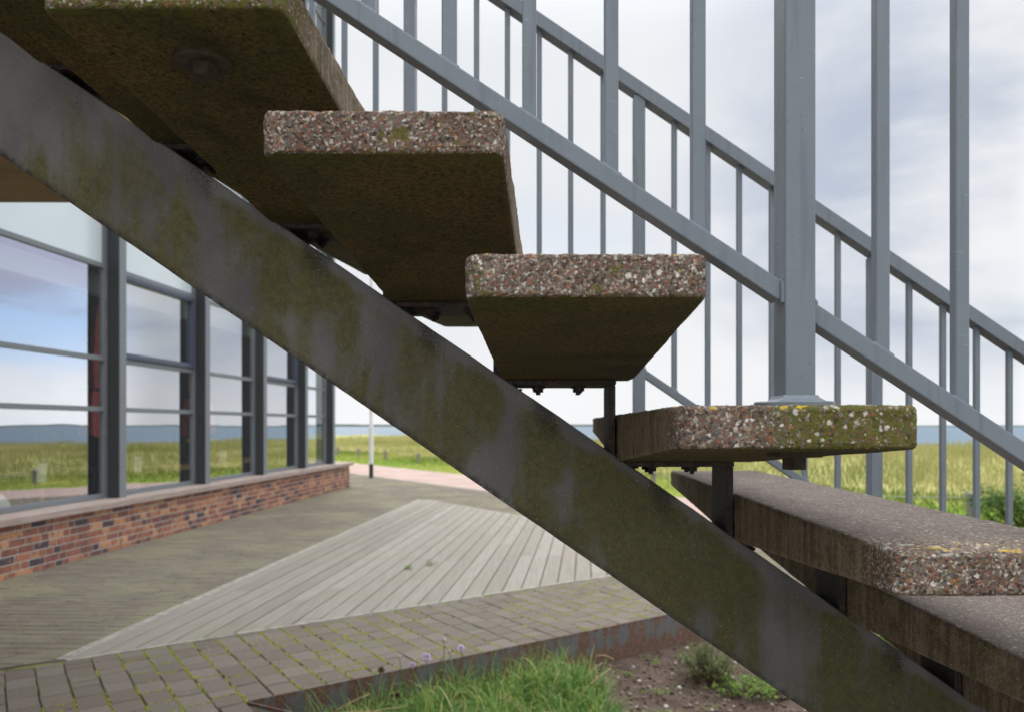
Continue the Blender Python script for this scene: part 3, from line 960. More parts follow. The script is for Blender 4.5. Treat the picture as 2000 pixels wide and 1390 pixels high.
# steel fins: H sections standing on the sill
fins = [0.75, 2.81, 4.87, 6.93, 8.99, 11.05, 13.09, 15.10, 16.80]
TOPZ = 12.5
for i, y in enumerate(fins):
    q = MB()
    q.box((-0.095 - 0.012, y - 0.13, SILL + 0.001), (-0.095, y, TOPZ), c=0.001)
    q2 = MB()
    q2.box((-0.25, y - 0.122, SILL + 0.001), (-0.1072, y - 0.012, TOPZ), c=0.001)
    q.box((-0.262, y - 0.13, SILL + 0.001), (-0.2502, y, TOPZ), c=0.001)
    fo = q.build('fin', M['fin'], bld)
    q2.build('web', M['finshade'], fo)
# storeys of glazing
def storey(z0, i, ya, yb, opener):
    zs = [z0, z0 + 1.01, z0 + 1.595, z0 + 2.67, z0 + 3.55]
    if z0 > 1: zs = [z0, z0 + 1.05, z0 + 2.1, z0 + 3.1, z0 + 3.9]
    a, bb = ya + 0.002, yb - 0.132
    q = MB()
    xo, xi = -0.262, -0.315
    for z in zs[:-1]:
        q.box((xi, a + .036, z - 0.028), (xo, bb - .036, z + 0.028), c=0.002)
    q.box((xi, a, z0 - 0.03), (xo, a + 0.035, zs[-1] - 0.03), c=0.002)
    q.box((xi, bb - 0.035, z0 - 0.03), (xo, bb, zs[-1] - 0.03), c=0.002)
    wf = q.build('window', M['fin'], bld)
    for k in range(4):
        za, zb = zs[k] + 0.029, zs[k + 1] - 0.029
        if k == 3:
            p = MB(); p.box((-0.30, a + .036, za), (-0.288, bb - .036, zb)); p.build('spandrel_panel', M['spandrel'], wf); continue
        if opener and k == 2:
            s_ = MB(); e = 0.075
            A, B_ = a + .037, bb - .037
            for (p0, p1) in (((A, za + .001), (B_, za + e)), ((A, zb - e), (B_, zb - .001)), ((A, za + e + .0005), (A + e, zb - e - .0005)), ((B_ - e, za + e + .0005), (B_, zb - e - .0005))):
                s_.box((-0.31, p0[0], p0[1]), (-0.240, p1[0], p1[1]), c=0.004)
            for (p0, p1) in (((A + .02, za + .021), (B_ - .02, za + e - .02)), ((A + .02, zb - e + .02), (B_ - .02, zb - .021))):
                s_.box((-0.2395, p0[0], p0[1]), (-0.228, p1[0], p1[1]), c=0.003)
            s_.build('sash', M['sash'], wf)
            p = MB(); p.poly([(-0.285, A + e, za + e), (-0.285, B_ - e, za + e), (-0.285, B_ - e, zb - e), (-0.285, A + e, zb - e)])
        else:
            p = MB(); p.poly([(-0.29, a + .036, za), (-0.29, bb - .036, za), (-0.29, bb - .036, zb), (-0.29, a + .036, zb)])
        p.build('pane', M['glass'], wf)
for s_i, z0 in enumerate((SILL + 0.03, SILL + 3.61, SILL + 7.56)):
    for i, (ya, yb) in enumerate(zip(fins, fins[1:])):
        storey(z0, i, ya, yb, i in (4, 6, 2) or s_i > 0 and i % 2 == 0)
# shell behind the glass: floor slabs, back wall, roof, end wall
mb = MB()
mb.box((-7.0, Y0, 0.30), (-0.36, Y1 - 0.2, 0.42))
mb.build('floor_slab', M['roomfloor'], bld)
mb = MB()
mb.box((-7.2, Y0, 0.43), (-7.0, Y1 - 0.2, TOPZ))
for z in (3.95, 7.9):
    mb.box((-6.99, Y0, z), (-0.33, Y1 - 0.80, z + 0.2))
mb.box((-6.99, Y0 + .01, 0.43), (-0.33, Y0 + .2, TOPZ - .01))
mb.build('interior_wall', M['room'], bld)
mb = MB()
mb.box((-7.3, Y0, TOPZ + 0.002), (0.05, Y1 - 0.6, TOPZ + 0.3), c=0.01)
mb.build('roof', M['fin'], bld)
mb = MB()
mb.box((-0.62, Y0 + .3, 2.97), (-0.50, Y1 - 0.9, 3.22), c=0.004)
mb.build('blind_box', M['blind'], bld)
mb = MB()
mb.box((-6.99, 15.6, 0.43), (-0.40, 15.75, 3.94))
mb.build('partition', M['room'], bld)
# end elevation, glazed too
for i in range(4):
    q = MB()
    x0 = -0.33 - i * 1.65
    q.box((x0 - 0.06, 16.80, SILL), (x0, 16.93, TOPZ), c=0.001)
    q.build('fin', M['fin'], bld)
    for z0 in (SILL + .03, SILL + 3.61, SILL + 7.56):
        p = MB(); p.poly([(x0 - 0.061, 16.86, z0), (x0 - 1.649, 16.86, z0), (x0 - 1.649, 16.86, z0 + 3.5), (x0 - 0.061, 16.86, z0 + 3.5)])
        p.build('pane', M['glass'], bld)

# ------------------------------------------------------------------ things inside the restaurant
def inside(lx, ly, z=0.42):
    c, s_ = math.cos(FZ), math.sin(FZ)
    return (-5.231 + c * lx - s_ * ly, s_ * lx + c * ly, z)
def parasol(lx, ly, label, hgt=2.3):
    root = tag(empty('parasol', inside(lx, ly)), label, 'parasol', 'folded red parasols behind the glass')
    q = MB(); q.lathe([(0.0001, 0), (0.26, 0), (0.26, 0.05), (0.04, 0.09), (0.0001, 0.09)], 20); q.build('foot', M['darkseat'], root)
    q = MB(); q.tube([(0, 0, 0.08), (0, 0, hgt)], 0.024, 10); q.build('pole', M['post'], root)
    q = MB()
    vs, fs = [], []
    nr, ns = 22, 40
    for i in range(nr + 1):
        t_ = i / nr
        z = 0.85 + (hgt - 0.80) * t_
        rad = 0.045 + 0.19 * (1 - t_) ** 0.8 * (0.75 + 0.25 * math.sin(3.2 * t_ + 1)) - 0.06 * math.exp(-((t_ - 0.38) / 0.06) ** 2)
        for k in range(ns):
            a = 2 * math.pi * k / ns
            rr_ = rad * (1 + 0.20 * math.sin(8 * a + 2 * t_) + 0.06 * math.sin(3 * a))
            vs.append((rr_ * math.cos(a), rr_ * math.sin(a), z + 0.03 * math.sin(8 * a) * (1 - t_)))
    for i in range(nr):
        for k in range(ns):
            fs.append((i * ns + k, i * ns + (k + 1) % ns, (i + 1) * ns + (k + 1) % ns, (i + 1) * ns + k))
    fs.append(tuple(nr * ns + k for k in range(ns)))
    q.raw(vs, fs); q.build('canopy', M['red'], root, smooth=True)
    q = MB(); q.lathe([(0.155, 0), (0.158, 0.02), (0.155, 0.04)], 24, base=(0, 0, 1.41)); q.build('strap', M['darkseat'], root)
    return root
parasol(-0.78, 9.55, 'folded dusty red parasol behind the leftmost window bay', 2.45)
parasol(-0.80, 12.05, 'folded red parasol behind the bay with the blue black opening sash', 2.4)
parasol(-3.6, 9.2, 'folded red parasol standing deep inside the dining room', 2.4)

def chair(root):
    q = MB(); q.box((-0.22, -0.22, 0.42), (0.22, 0.22, 0.48), c=0.015); q.build('seat', M['darkseat'], root)
    q = MB(); q.box((-0.22, 0.18, 0.50), (0.22, 0.225, 0.92), c=0.015); q.build('backrest', M['darkseat'], root)
    for sx in (-1, 1):
        for sy in (-1, 1):
            q = MB(); q.bar((sx * 0.19, sy * 0.19, 0.42), (sx * 0.21, sy * 0.21, 0), 0.03, 0.03); q.build('leg', M['darkseat'], root)
proto = tag(empty('dining_chair', inside(-0.85, 9.05), R(100)), 'charcoal chair just behind the glass beside the leftmost parasol', 'chair', 'charcoal chairs in the dining room')
chair(proto)
spots = [(-0.95, 8.0, 80, 'charcoal chair behind the leftmost window bay, near the white lamp'), (-0.95, 12.2, 95, 'charcoal chair behind the second window bay from the left'),
         (-1.0, 14.2, 85, 'charcoal chair behind the third window bay'), (-2.4, 8.8, -80, 'charcoal chair deeper in the room on the far side of the long table')]
for (lx, ly, a, lb) in spots:
    c_ = copy_tree(proto)
    c_.location = inside(lx, ly); c_.rotation_euler.z = R(a); c_['label'] = lb
def table(lx, ly, L, label):
    root = tag(empty('dining_table', inside(lx, ly), FZ), label, 'table', 'oak tables in the dining room')
    q = MB(); q.box((-0.4, -L / 2, 0.71), (0.4, L / 2, 0.75), c=0.006); q.build('table_top', M['oak'], root)
    for sx in (-1, 1):
        for sy in (-1, 1):
            q = MB(); q.box((sx * 0.33 - .03, sy * (L / 2 - .1) - .03, 0), (sx * 0.33 + .03, sy * (L / 2 - .1) + .03, 0.709)); q.build('leg', M['oak'], root)
table(-1.75, 8.9, 1.7, 'long oak table in the dining room behind the leftmost window bay')
table(-1.75, 13.2, 1.5, 'shorter oak table behind the third window bay')
def bench(lx, ly, label):
    root = tag(empty('bench', inside(lx, ly), FZ), label, 'bench', 'yellow oak benches below the windows')
    q = MB(); q.box((-0.17, -0.55, 0.33), (0.17, 0.55, 0.40), c=0.006); q.build('seat', M['oak'], root)
    for sy in (-1, 1):
        q = MB(); q.box((-0.15, sy * 0.48 - .03, 0), (0.15, sy * 0.48 + .03, 0.329)); q.build('leg', M['oak'], root)
bench(-0.75, 11.35, 'yellow oak bench low behind the glass of the bay with the left opening sash')
bench(-0.75, 13.75, 'yellow oak bench low behind the glass of the third window bay')
lamp = tag(empty('table_lamp', inside(-0.62, 7.62, 0.42)), 'white pear shaped lamp standing just behind the glass at the left picture edge', 'lamp')
q = MB(); q.lathe([(0.0001, 0), (0.07, 0), (0.12, 0.04), (0.145, 0.11), (0.125, 0.20), (0.075, 0.28), (0.055, 0.30)], 32); q.build('lamp_body', M['opal'], lamp, smooth=True)
q = MB(); q.lathe([(0.056, 0.301), (0.056, 0.315), (0.0001, 0.315)], 24); q.build('cap', M['blackpaint'], lamp)

cardm = mat_simple('white card', (0.72, 0.73, 0.74), (0.80, 0.80, 0.80), 3, 0.6, 0.0)
for lx, ly, lb in ((-0.60, 8.25, 'small white menu card standing behind the leftmost window bay'), (-0.62, 12.55, 'white menu card behind the third window bay, nearer the pole'), (-0.62, 10.1, 'white menu card behind the bay with the left opening sash')):
    q = MB(); q.box((-0.003, -0.05, 0), (0.003, 0.05, 0.21)); o = q.build('menu_card', cardm, loc=inside(lx, ly, 0.79)); o.rotation_euler = (0, R(8), R(-38))
    tag(o, lb, 'card', 'menu cards behind the glass')
    q = MB(); q.box((-0.12, -0.30, 0.70), (0.12, 0.30, 0.735), c=0.004)
    q.tube([(0, 0, 0), (0, 0, 0.70)], 0.03, 10)
    t_o = q.build('side_table', M['oak'], loc=inside(lx, ly, 0.42 - 0.365 + 0.0)); t_o.location.z = 0.42; t_o.scale.z = 0.5
    t_o.rotation_euler.z = FZ
    tag(t_o, lb.replace('small white menu card standing', 'small oak side table').replace('white menu card', 'small oak side table'), 'side table', 'oak side tables behind the glass')

# ------------------------------------------------------------------ ground: base sheet with the sunken bed cut out
VE = 4.02                                    # the steel edging's v
CU = 1.06                                    # u of the bed's left corner
Cx, Cy = UV(CU, VE)
E2 = (0.889, -0.457)
bed_far = UV(8.3, VE)
e2_end = (Cx + E2[0] * 9, Cy + E2[1] * 9)
mb = MB()
zb = -0.011
te = (8.3 - CU) / (E2[0] * ux + E2[1] * uy)
e2_far = (Cx + E2[0] * te, Cy + E2[1] * te)
for P_ in ([UV(-60, VE), UV(8.3, VE), UV(8.3, 170), UV(-60, 170)], [UV(8.301, -60), UV(10.98, -60), UV(10.98, 170), UV(8.301, 170)],
           [UV(-60, VE - .001), UV(-60, -60), UV(8.3, -60), e2_far, (Cx, Cy - .001)]):
    mb.poly([(x, y, zb) for x, y in P_])
structure(mb.build('ground', M['joint']))

# setts
def setts(mb, mossmb, region, ang, wa, la, gap, seed, moss_p, top=0.0):
    """running bond of wa x la setts; rows (la) run along ang"""
    rr = random.Random(seed)
    c, s_ = math.cos(ang), math.sin(ang)
    loc = [(x * c + y * s_, -x * s_ + y * c) for x, y in region]
    a0, a1 = min(p[0] for p in loc), max(p[0] for p in loc)
    b0, b1 = min(p[1] for p in loc), max(p[1] for p in loc)
    j = 0
    bb = b0 - wa * 0.3
    while bb < b1:
        a = a0 - rr.uniform(0, la)
        while a < a1:
            L = la * rr.uniform(0.94, 1.05) * (0.55 if moss_p and rr.random() < 0.22 else 1)
            g = gap / 2 * rr.uniform(0.7, 1.3)
            q = [(a + g, bb + g), (a + L - g, bb + g), (a + L - g, bb + wa - g), (a + g, bb + wa - g)]
            q = [(x + rr.uniform(-.004, .004), y + rr.uniform(-.004, .004)) for x, y in q]
            wq = [(x * c - y * s_, x * s_ + y * c) for x, y in q]
            cl = clip_poly(wq, region)
            slab(mb, cl, top + rr.uniform(-0.0025, 0.0015), 0.028, 0.005, rr.random(), (rr.uniform(-.012, .012), rr.uniform(-.012, .012)))
            if moss_p and cl:
                for (p0, p1, pr) in ((( a, bb), (a + L, bb), moss_p), ((a, bb), (a, bb + wa), moss_p * .55)):
                    mxp = ((p0[0] + p1[0]) / 2 * c - (p0[1] + p1[1]) / 2 * s_, (p0[0] + p1[0]) / 2 * s_ + (p0[1] + p1[1]) / 2 * c)
                    nn = noise.noise(Vector((mxp[0] * 1.1, mxp[1] * 1.1, 3.0)))
                    if rr.random() > pr * (0.55 + 1.6 * nn): continue
                    n_ = rr.randint(5, 13)
                    for i in range(n_):
                        t_ = rr.random()
                        x = p0[0] + (p1[0] - p0[0]) * t_ + rr.gauss(0, .0025); y = p0[1] + (p1[1] - p0[1]) * t_ + rr.gauss(0, .0025)
                        X, Yw = x * c - y * s_, x * s_ + y * c
                        if len(clip_poly([(X - .002, Yw - .002), (X + .002, Yw - .002), (X, Yw + .002)], region)) < 3: continue
                        r_ = rr.uniform(.004, .0115)
                        k = 6
                        ph = rr.random() * 6
                        vs = [(X, Yw, top + r_ * 0.40)] + [(X + r_ * .6 * math.cos(ph + 2 * math.pi * m_ / k), Yw + r_ * .6 * math.sin(ph + 2 * math.pi * m_ / k), top + r_ * .22) for m_ in range(k)] + \
                             [(X + r_ * math.cos(ph + 2 * math.pi * m_ / k) * rr.uniform(.8, 1.3), Yw + r_ * math.sin(ph + 2 * math.pi * m_ / k) * rr.uniform(.8, 1.3), top - .010) for m_ in range(k)]
                        fs = [(0, 1 + m_, 1 + (m_ + 1) % k) for m_ in range(k)] + [(1 + m_, 1 + k + m_, 1 + k + (m_ + 1) % k, 1 + (m_ + 1) % k) for m_ in range(k)]
                        mossmb.raw(vs, fs, rr.random())
            a += L
        bb += wa
DV = 5.39
# deck outline: left edge nearly parallel to the facade
PD = (0.0540, 0.9985)                          # plank direction
dl0 = (-2.87 + 0.0, 4.91)
def on_left(y): return dl0[0] + (y - dl0[1]) * PD[0] / PD[1]
# intersection of left edge with v = DV and u = 6.61
def meet(f):
    lo, hi = 0.0, 30.0
    for _ in range(60):
        mid = (lo + hi) / 2
        if f((on_left(lo), lo)) * f((on_left(mid), mid)) <= 0: hi = mid
        else: lo = mid
    return (on_left(lo), lo)
D_left = meet(lambda p: toUV(*p)[1] - DV)
D_top = meet(lambda p: toUV(*p)[0] - 6.61)
D_right = UV(6.61, DV)
deck_poly = [D_left, D_right, D_top]
sett_mb, moss_mb = MB(), MB()
# band between deck and bed
setts(sett_mb, moss_mb, [UV(-1.6, VE + 0.012), UV(8.3, VE + 0.012), UV(8.3, DV - 0.045), UV(-1.6, DV - 0.045)], UA - R(90), 0.142, 0.185, 0.0068, 3, 1.25)
setts(sett_mb, moss_mb, [UV(-1.6, 2.4), UV(CU - 0.012, 2.4), UV(CU - 0.012, VE + 0.008), UV(-1.6, VE + 0.008)], UA - R(90), 0.142, 0.185, 0.0068, 4, 0.8)
# along the facade, rows across
def fac(y, off=0.0): return (-5.231 + 0.04 * y + off, y)
lft = [(on_left(D_left[1]) - 0.075, D_left[1]), (on_left(D_top[1]) - 0.075, D_top[1] + .05)]
reg_b = [UV(-1.6, DV + .01), (lft[0][0] - .01, lft[0][1] + .0), lft[1], UV(8.52, 10.9), fac(20.5, 0.004), fac(17.6, .004), fac(3.0, 0.004)]
def hull_clip(region): return region
def convex_parts():
    p_l, p_t = lft
    a = UV(-1.6, DV + .01)
    fa = fac(a[1], .004)
    yield [fac(3.6, .004), a, (p_l[0], p_l[1]), p_t, fac(p_t[1], .004)]
    yield [fac(p_t[1] + .001, .004), (p_t[0], p_t[1] + .001), UV(8.52, toUV(*p_t)[1]), UV(8.52, 17.5), fac(17.55, .004)]
    yield [UV(6.70, DV - 1.3), UV(8.52, DV - 1.3), UV(8.52, toUV(*p_t)[1] - .002), (p_t[0] + .09, p_t[1])]
for i, reg in enumerate(convex_parts()):
    if area2(reg) < 0: reg = reg[::-1]
    setts(sett_mb, moss_mb, reg, FZ, 0.105, 0.21, 0.006, 10 + i, 0.0)
# beyond the end of the building
reg = [fac(17.60, -6.0), fac(17.60, .0), UV(8.52, 17.5), UV(8.52, 24.0)]
if area2(reg) < 0: reg = reg[::-1]
setts(sett_mb, moss_mb, reg, FZ, 0.105, 0.21, 0.006, 21, 0.0)
paving = structure(sett_mb.build('paving', M['sett'], fix=False))
moss_o = moss_mb.build('moss', M['moss'], smooth=True, fix=False)
tag(moss_o, 'bright green moss growing in the joints of the grey setts', 'moss', kind='stuff')

# stone edging of the deck
mb = MB()
def strip(p, q, wdt, off, r):
    d = Vector((q[0] - p[0], q[1] - p[1])); L = d.length; d.normalize(); n_ = Vector((-d.y, d.x))
    t_ = 0
    while t_ < L:
        l2 = min(L, t_ + 0.98)
        a = Vector(p) + d * t_ + n_ * off; b2 = Vector(p) + d * (l2 - .006) + n_ * off
        slab(mb, [tuple(a), tuple(b2), tuple(b2 + n_ * wdt), tuple(a + n_ * wdt)], 0.004 + random.uniform(-.002, .002), 0.032, 0.005, random.random())
        t_ += 0.98
strip(D_top, D_left, 0.070, -0.071, 0)
strip(D_right, D_top, 0.065, -0.066, 0)
strip(D_left, D_right, 0.036, -0.037, 0)
strip(UV(8.53, -6), UV(8.53, 40), 0.10, -0.101, 0)
structure(mb.build('kerb', M['stone'], fix=False))

# deck planks
mb = MB()
reg = deck_poly if area2(deck_poly) > 0 else deck_poly[::-1]
pw, pg = 0.152, 0.010
rr = random.Random(8)
perp = (PD[1], -PD[0])
x = -0.02
while x < 7.0:
    o = (D_left[0] + perp[0] * x, D_left[1] + perp[1] * x)
    t_ = -8.0 + rr.uniform(0, 3)
    while t_ < 14:
        L = rr.choice((3.0, 3.6, 4.2))
        p = [(o[0] + PD[0] * (t_ + .002) + perp[0] * pg, o[1] + PD[1] * (t_ + .002) + perp[1] * pg), (o[0] + PD[0] * (t_ + .002) + perp[0] * pw, o[1] + PD[1] * (t_ + .002) + perp[1] * pw),
             (o[0] + PD[0] * (t_ + L) + perp[0] * pw, o[1] + PD[1] * (t_ + L) + perp[1] * pw), (o[0] + PD[0] * (t_ + L) + perp[0] * pg, o[1] + PD[1] * (t_ + L) + perp[1] * pg)]
        slab(mb, clip_poly(p, reg), 0.003 + rr.uniform(-.0015, .0015), 0.026, 0.004, rr.random())
        t_ += L
    x += pw
deck = structure(mb.build('deck_floor', M['deck'], fix=False))

# pink path
mb = MB()
mb.poly([(*UV(8.535, -60), -0.004), (*UV(10.98, -60), -0.004), (*UV(10.98, 170), -0.004), (*UV(8.535, 170), -0.004)])
structure(mb.build('path', M['path']))

# steel edging of the sunken bed
def edging(p, q, label):
    d = Vector((q[0] - p[0], q[1] - p[1])); L = d.length
    root_loc = (p[0], p[1], 0.004)
    m_ = MB(); m_.box((0, -0.004, -0.40), (L, 0.004, 0.0), c=0.0008)
    o = m_.build('steel_edging', M['corten'], loc=root_loc)
    o.rotation_euler.z = math.atan2(d.y, d.x)
    return tag(o, label, 'edging', 'steel edging round the planting bed')
edging((Cx, Cy), UV(8.3, VE), 'long rust streaked steel edging between the setts and the planting bed')
edging((Cx + .005, Cy - .012), e2_end, 'short visible rusty steel edging meeting the long one at the bed corner, nearest the viewer')

edging((bed_far[0] - .006, bed_far[1] - .006), UV(8.296, -9), 'rusty steel edging on the path side of the planting bed, mostly behind the lower treads')

# soil in the bed
def mat_soil():
    m, t, b = material('dry garden soil')
    oc = coords(t)
    a = t.noise(oc, 5, 5, 0.65); f = t.noise(oc, 75, 5, 0.7)
    c = t.mix(t.step(a, 0.35, 0.65), (0.088, 0.055, 0.040), (0.170, 0.115, 0.088))
    c = t.mix(t.step(f, 0.35, 0.7, 0, 0.7), c, (0.065, 0.044, 0.033))
    v = t.voro(oc, 70)
    c = t.mix(t.math('MULTIPLY', t.step(v.outputs['Distance'], 0.3, 0.2), t.step(t.sep(v.outputs['Color'])[0], 0.86, 0.88)), c, (0.30, 0.24, 0.19))
    t.put(b.inputs['Base Color'], c)
    b.inputs['Roughness'].default_value = 1.0
    t.put(b.inputs['Normal'], t.bump(t.math('ADD', f, a), 0.9, 0.02))
    return m
M['soil'] = mat_soil()
SOIL = -0.25
def soil_z(x, y):
    return SOIL + 0.028 * noise.noise(Vector((x * 2.1, y * 2.1, 0))) + 0.018 * noise.noise(Vector((x * 9, y * 9, 4))) + 0.010 * noise.noise(Vector((x * 31, y * 31, 2)))
mb = MB()
gx, gy = np.arange(-1.6, 3.4, 0.025), np.arange(2.2, 6.8, 0.025)
vs = [(x, y, soil_z(x, y)) for y in gy for x in gx]
nx_ = len(gx)
fs = []
for j in range(len(gy) - 1):
    for i in range(nx_ - 1):
        fs.append((j * nx_ + i, j * nx_ + i + 1, (j + 1) * nx_ + i + 1, (j + 1) * nx_ + i))
mb.raw(vs, fs)
ext = [(-3, -6), (14, -6), (14, 12), (-3, 12)]
mb.poly([(-8, -12, SOIL - .08), (16, -12, SOIL - .08), (16, 14, SOIL - .08), (-8, 14, SOIL - .08)])
structure(mb.build('soil_ground', M['soil'], smooth=True))
# clods and pebbles
mb = MB()
rr = random.Random(2)
for i in range(5200):
    x, y = rr.uniform(-0.2, 2.4), rr.uniform(3.4, 6.2)
    if toUV(x, y)[1] > VE - 0.02: continue
    r_ = 0.003 + 0.014 * rr.random() ** 2.6
    bmx = bmesh.new(); bmesh.ops.create_icosphere(bmx, subdivisions=1, radius=r_)
    for v in bmx.verts: v.co = Vector((v.co.x * rr.uniform(.7, 1.4), v.co.y * rr.uniform(.7, 1.3), v.co.z * rr.uniform(.5, 1))) + Vector((x, y, soil_z(x, y) + r_ * .3))
    mb.bm(bmx, rr.random())
def mat_pebble():
    m, t, b = material('soil clods and pebbles')
    t.put(b.inputs['Base Color'], t.ramp(t.attr('rnd'), [(0, (0.06, 0.04, 0.03)), (0.55, (0.12, 0.085, 0.065)), (0.85, (0.20, 0.15, 0.12)), (0.95, (0.42, 0.38, 0.33)), (1, (0.6, 0.57, 0.53))]))
    b.inputs['Roughness'].default_value = 0.95
    return m
tag(mb.build('gravel', mat_pebble(), smooth=True), 'small clods and pale pebbles scattered over the brown bed', 'gravel', kind='stuff')

# ------------------------------------------------------------------ chives in the bed
def blade(mb, base, tip_dir, L, w_, bend, r, segs=5, kink=None):
    p = Vector(base); d = Vector((tip_dir[0] * 0.25, tip_dir[1] * 0.25, 1)).normalized()
    h = Vector((tip_dir[0], tip_dir[1], 0))
    side = Vector((-tip_dir[1], tip_dir[0], 0)); 
    if side.length < 1e-4: side = Vector((1, 0, 0))
    side.normalize()
    prev = None; i0 = len(mb.v)
    st = L / segs
    for i in range(segs + 1):
        t_ = i / segs
        ww = w_ * (1 - 0.85 * t_ ** 1.6) / 2
        mb.v.append(tuple(p - side * ww)); mb.v.append(tuple(p + side * ww))
        dd = d.copy()
        d = (d + (h - Vector((0, 0, 0.55))) * bend * (0.25 + t_) ).normalized()
        if kink is not None and i == kink: d = (h + Vector((0, 0, -0.15))).normalized()
        p = p + dd * st
    for i in range(segs):
        a = i0 + 2 * i
        mb.f.append((a, a + 1, a + 3, a + 2)); mb.r.append(r); mb.mi.append(0)
chive = mat_leafy('chive blades', [(0, (0.050, 0.130, 0.028)), (0.30, (0.095, 0.215, 0.040)), (0.55, (0.175, 0.300, 0.058)), (0.74, (0.34, 0.40, 0.070)), (0.88, (0.52, 0.43, 0.13)), (1.0, (0.62, 0.51, 0.31))])
mb = MB()
rr = random.Random(6)
clump = [(-1.30, 3.86), (-0.45, 4.50), (0.12, 4.90), (0.28, 4.72), (0.36, 4.30), (0.34, 3.55), (-0.4, 3.25), (-0.9, 3.45)]
if area2(clump) < 0: clump = clump[::-1]
def inside_poly(p, poly):
    n = len(poly); c = False
    for i in range(n):
        a, b_ = poly[i], poly[(i + 1) % n]
        if (a[1] > p[1]) != (b_[1] > p[1]) and p[0] < (b_[0] - a[0]) * (p[1] - a[1]) / (b_[1] - a[1]) + a[0]: c = not c
    return c
tufts = []
while len(tufts) < 400:
    p = (rr.uniform(-1.35, 0.5), rr.uniform(3.2, 5.0))
    if inside_poly(p, clump) and toUV(*p)[1] < VE - 0.05: tufts.append(p)
for (tx, ty) in tufts:
    hh = rr.uniform(0.15, 0.27) * (0.92 + 0.08 * min(1, (tx + 1.35) / 0.7))
    lean = rr.uniform(0, 6.28)
    for i in range(rr.randint(15, 26)):
        a = rr.uniform(0, 6.28); rd = 0.055 * math.sqrt(rr.random())
        a2 = lean + rr.gauss(0, 1.1)
        bx, by = tx + rd * math.cos(a), ty + rd * math.sin(a)
        if toUV(bx, by)[1] > VE - 0.02: continue
        dead = rr.random() < 0.10
        blade(mb, (bx, by, soil_z(bx, by) - .01), (math.cos(a2), math.sin(a2)), hh * rr.uniform(0.8, 1.6), rr.uniform(0.0048, 0.0092), rr.uniform(0.05, 0.62) * (1.5 if dead else 1),
              rr.uniform(0.82, 1.0) if dead else rr.betavariate(2, 2.2) * 0.84, 6, kink=rr.choice((2, 3, 4)) if rr.random() < 0.42 else None)
ch_o = mb.build('grass', chive, fix=False)
tag(ch_o, 'dense tangled green chives growing beside the rusty steel edging', 'chives', kind='stuff')

# flowers and dry stalks standing out of the chives
lilac = mat_simple('lilac petals', (0.70, 0.56, 0.76), (0.84, 0.75, 0.88), 60, 0.7, 0.1)
budm = mat_simple('papery pale buds', (0.42, 0.34, 0.27), (0.58, 0.46, 0.42), 60, 0.8, 0.1)
drym = mat_simple('dry straw stalk', (0.34, 0.25, 0.13), (0.50, 0.39, 0.23), 20, 0.9, 0.1)
brownm = mat_simple('dry brown seed head', (0.10, 0.06, 0.035), (0.22, 0.15, 0.09), 60, 0.95, 0.3)
stalkm = mat_simple('green stalk', (0.05, 0.13, 0.025), (0.09, 0.19, 0.04), 12, 0.7, 0.05)
def flower(X, Yv, ztip, rad, kind, label, lean=0.02):
    gz = soil_z(X, Yv)
    root = tag(empty('chive_flower' if kind != 'seed' else 'seed_head', (X, Yv, gz)), label, 'flower', 'chive flowers standing above the bed')
    h = ztip - gz
    q = MB(); q.tube([(-lean * 2 * (1 - t_), 0.01 * math.sin(3 * t_), h * t_) for t_ in np.linspace(-.02, 1, 8)], [0.0026 - 0.0006 * t_ for t_ in np.linspace(0, 1, 8)], 6)
    q.build('stalk', stalkm if kind != 'seed' else drym, root, smooth=True)
    q = MB(); rr2 = random.Random(label)
    if kind == 'bud':
        q.lathe([(0.0001, -0.002), (rad * .7, rad * .3), (rad, rad), (rad * .6, rad * 1.8), (0.0001, rad * 2.5)], 10, base=(0, 0, h))
        q.build('bud', budm, root, smooth=True)
    else:
        for i in range(70):
            d = Vector((rr2.gauss(0, 1), rr2.gauss(0, 1), rr2.gauss(0.35, 1))).normalized()
            s_ = d.orthogonal().normalized(); s2 = d.cross(s_)
            c = Vector((0, 0, h + rad * .6)) + d * rad * .15
            tip = Vector((0, 0, h + rad * .6)) + d * rad * rr2.uniform(.85, 1.15)
            mid = c.lerp(tip, .6); ww = rad * .17
            q.raw([c, mid + s_ * ww, tip, mid - s_ * ww], [(0, 1, 2, 3)]); q.raw([c, mid + s2 * ww, tip, mid - s2 * ww], [(0, 1, 2, 3)])
        q.build('bloom', lilac if kind == 'bloom' else brownm, root, fix=False)
def at(px, py, Yv): return ((px - 1065) / 1480 * Yv, Yv, H - (py - 830) / 1480 * Yv)
FL = [(833, 1289, 4.25, 0.029, 'bloom', 'largest round lilac chive flower, in the middle of the flowers'), (900, 1270, 4.40, 0.024, 'bloom', 'lilac chive flower on the rightmost green stalk'),
      (806, 1302, 4.15, 0.019, 'bloom', 'small dark lilac chive flower below and left of the largest one'), (868, 1254, 4.32, 0.013, 'bud', 'pale closed chive bud on the tallest stalk'),
      (878, 1274, 4.40, 0.010, 'bud', 'small brown bud just below and right of the tallest one'), (780, 1285, 4.22, 0.009, 'bud', 'thin whitish bud left of the lilac flowers'),
      (745, 1312, 3.95, 0.019, 'seed', 'brown withered seed head at the left of the chives'), (776, 1362, 3.80, 0.017, 'seed', 'pale brown withered seed head low in the chives')]
for (px, py, Yv, rad, kd, lb) in FL:
    X, Yv, Z = at(px, py, Yv)
    flower(X, Yv, Z, rad, kd, lb, random.uniform(-.03, .03))
mb = MB()
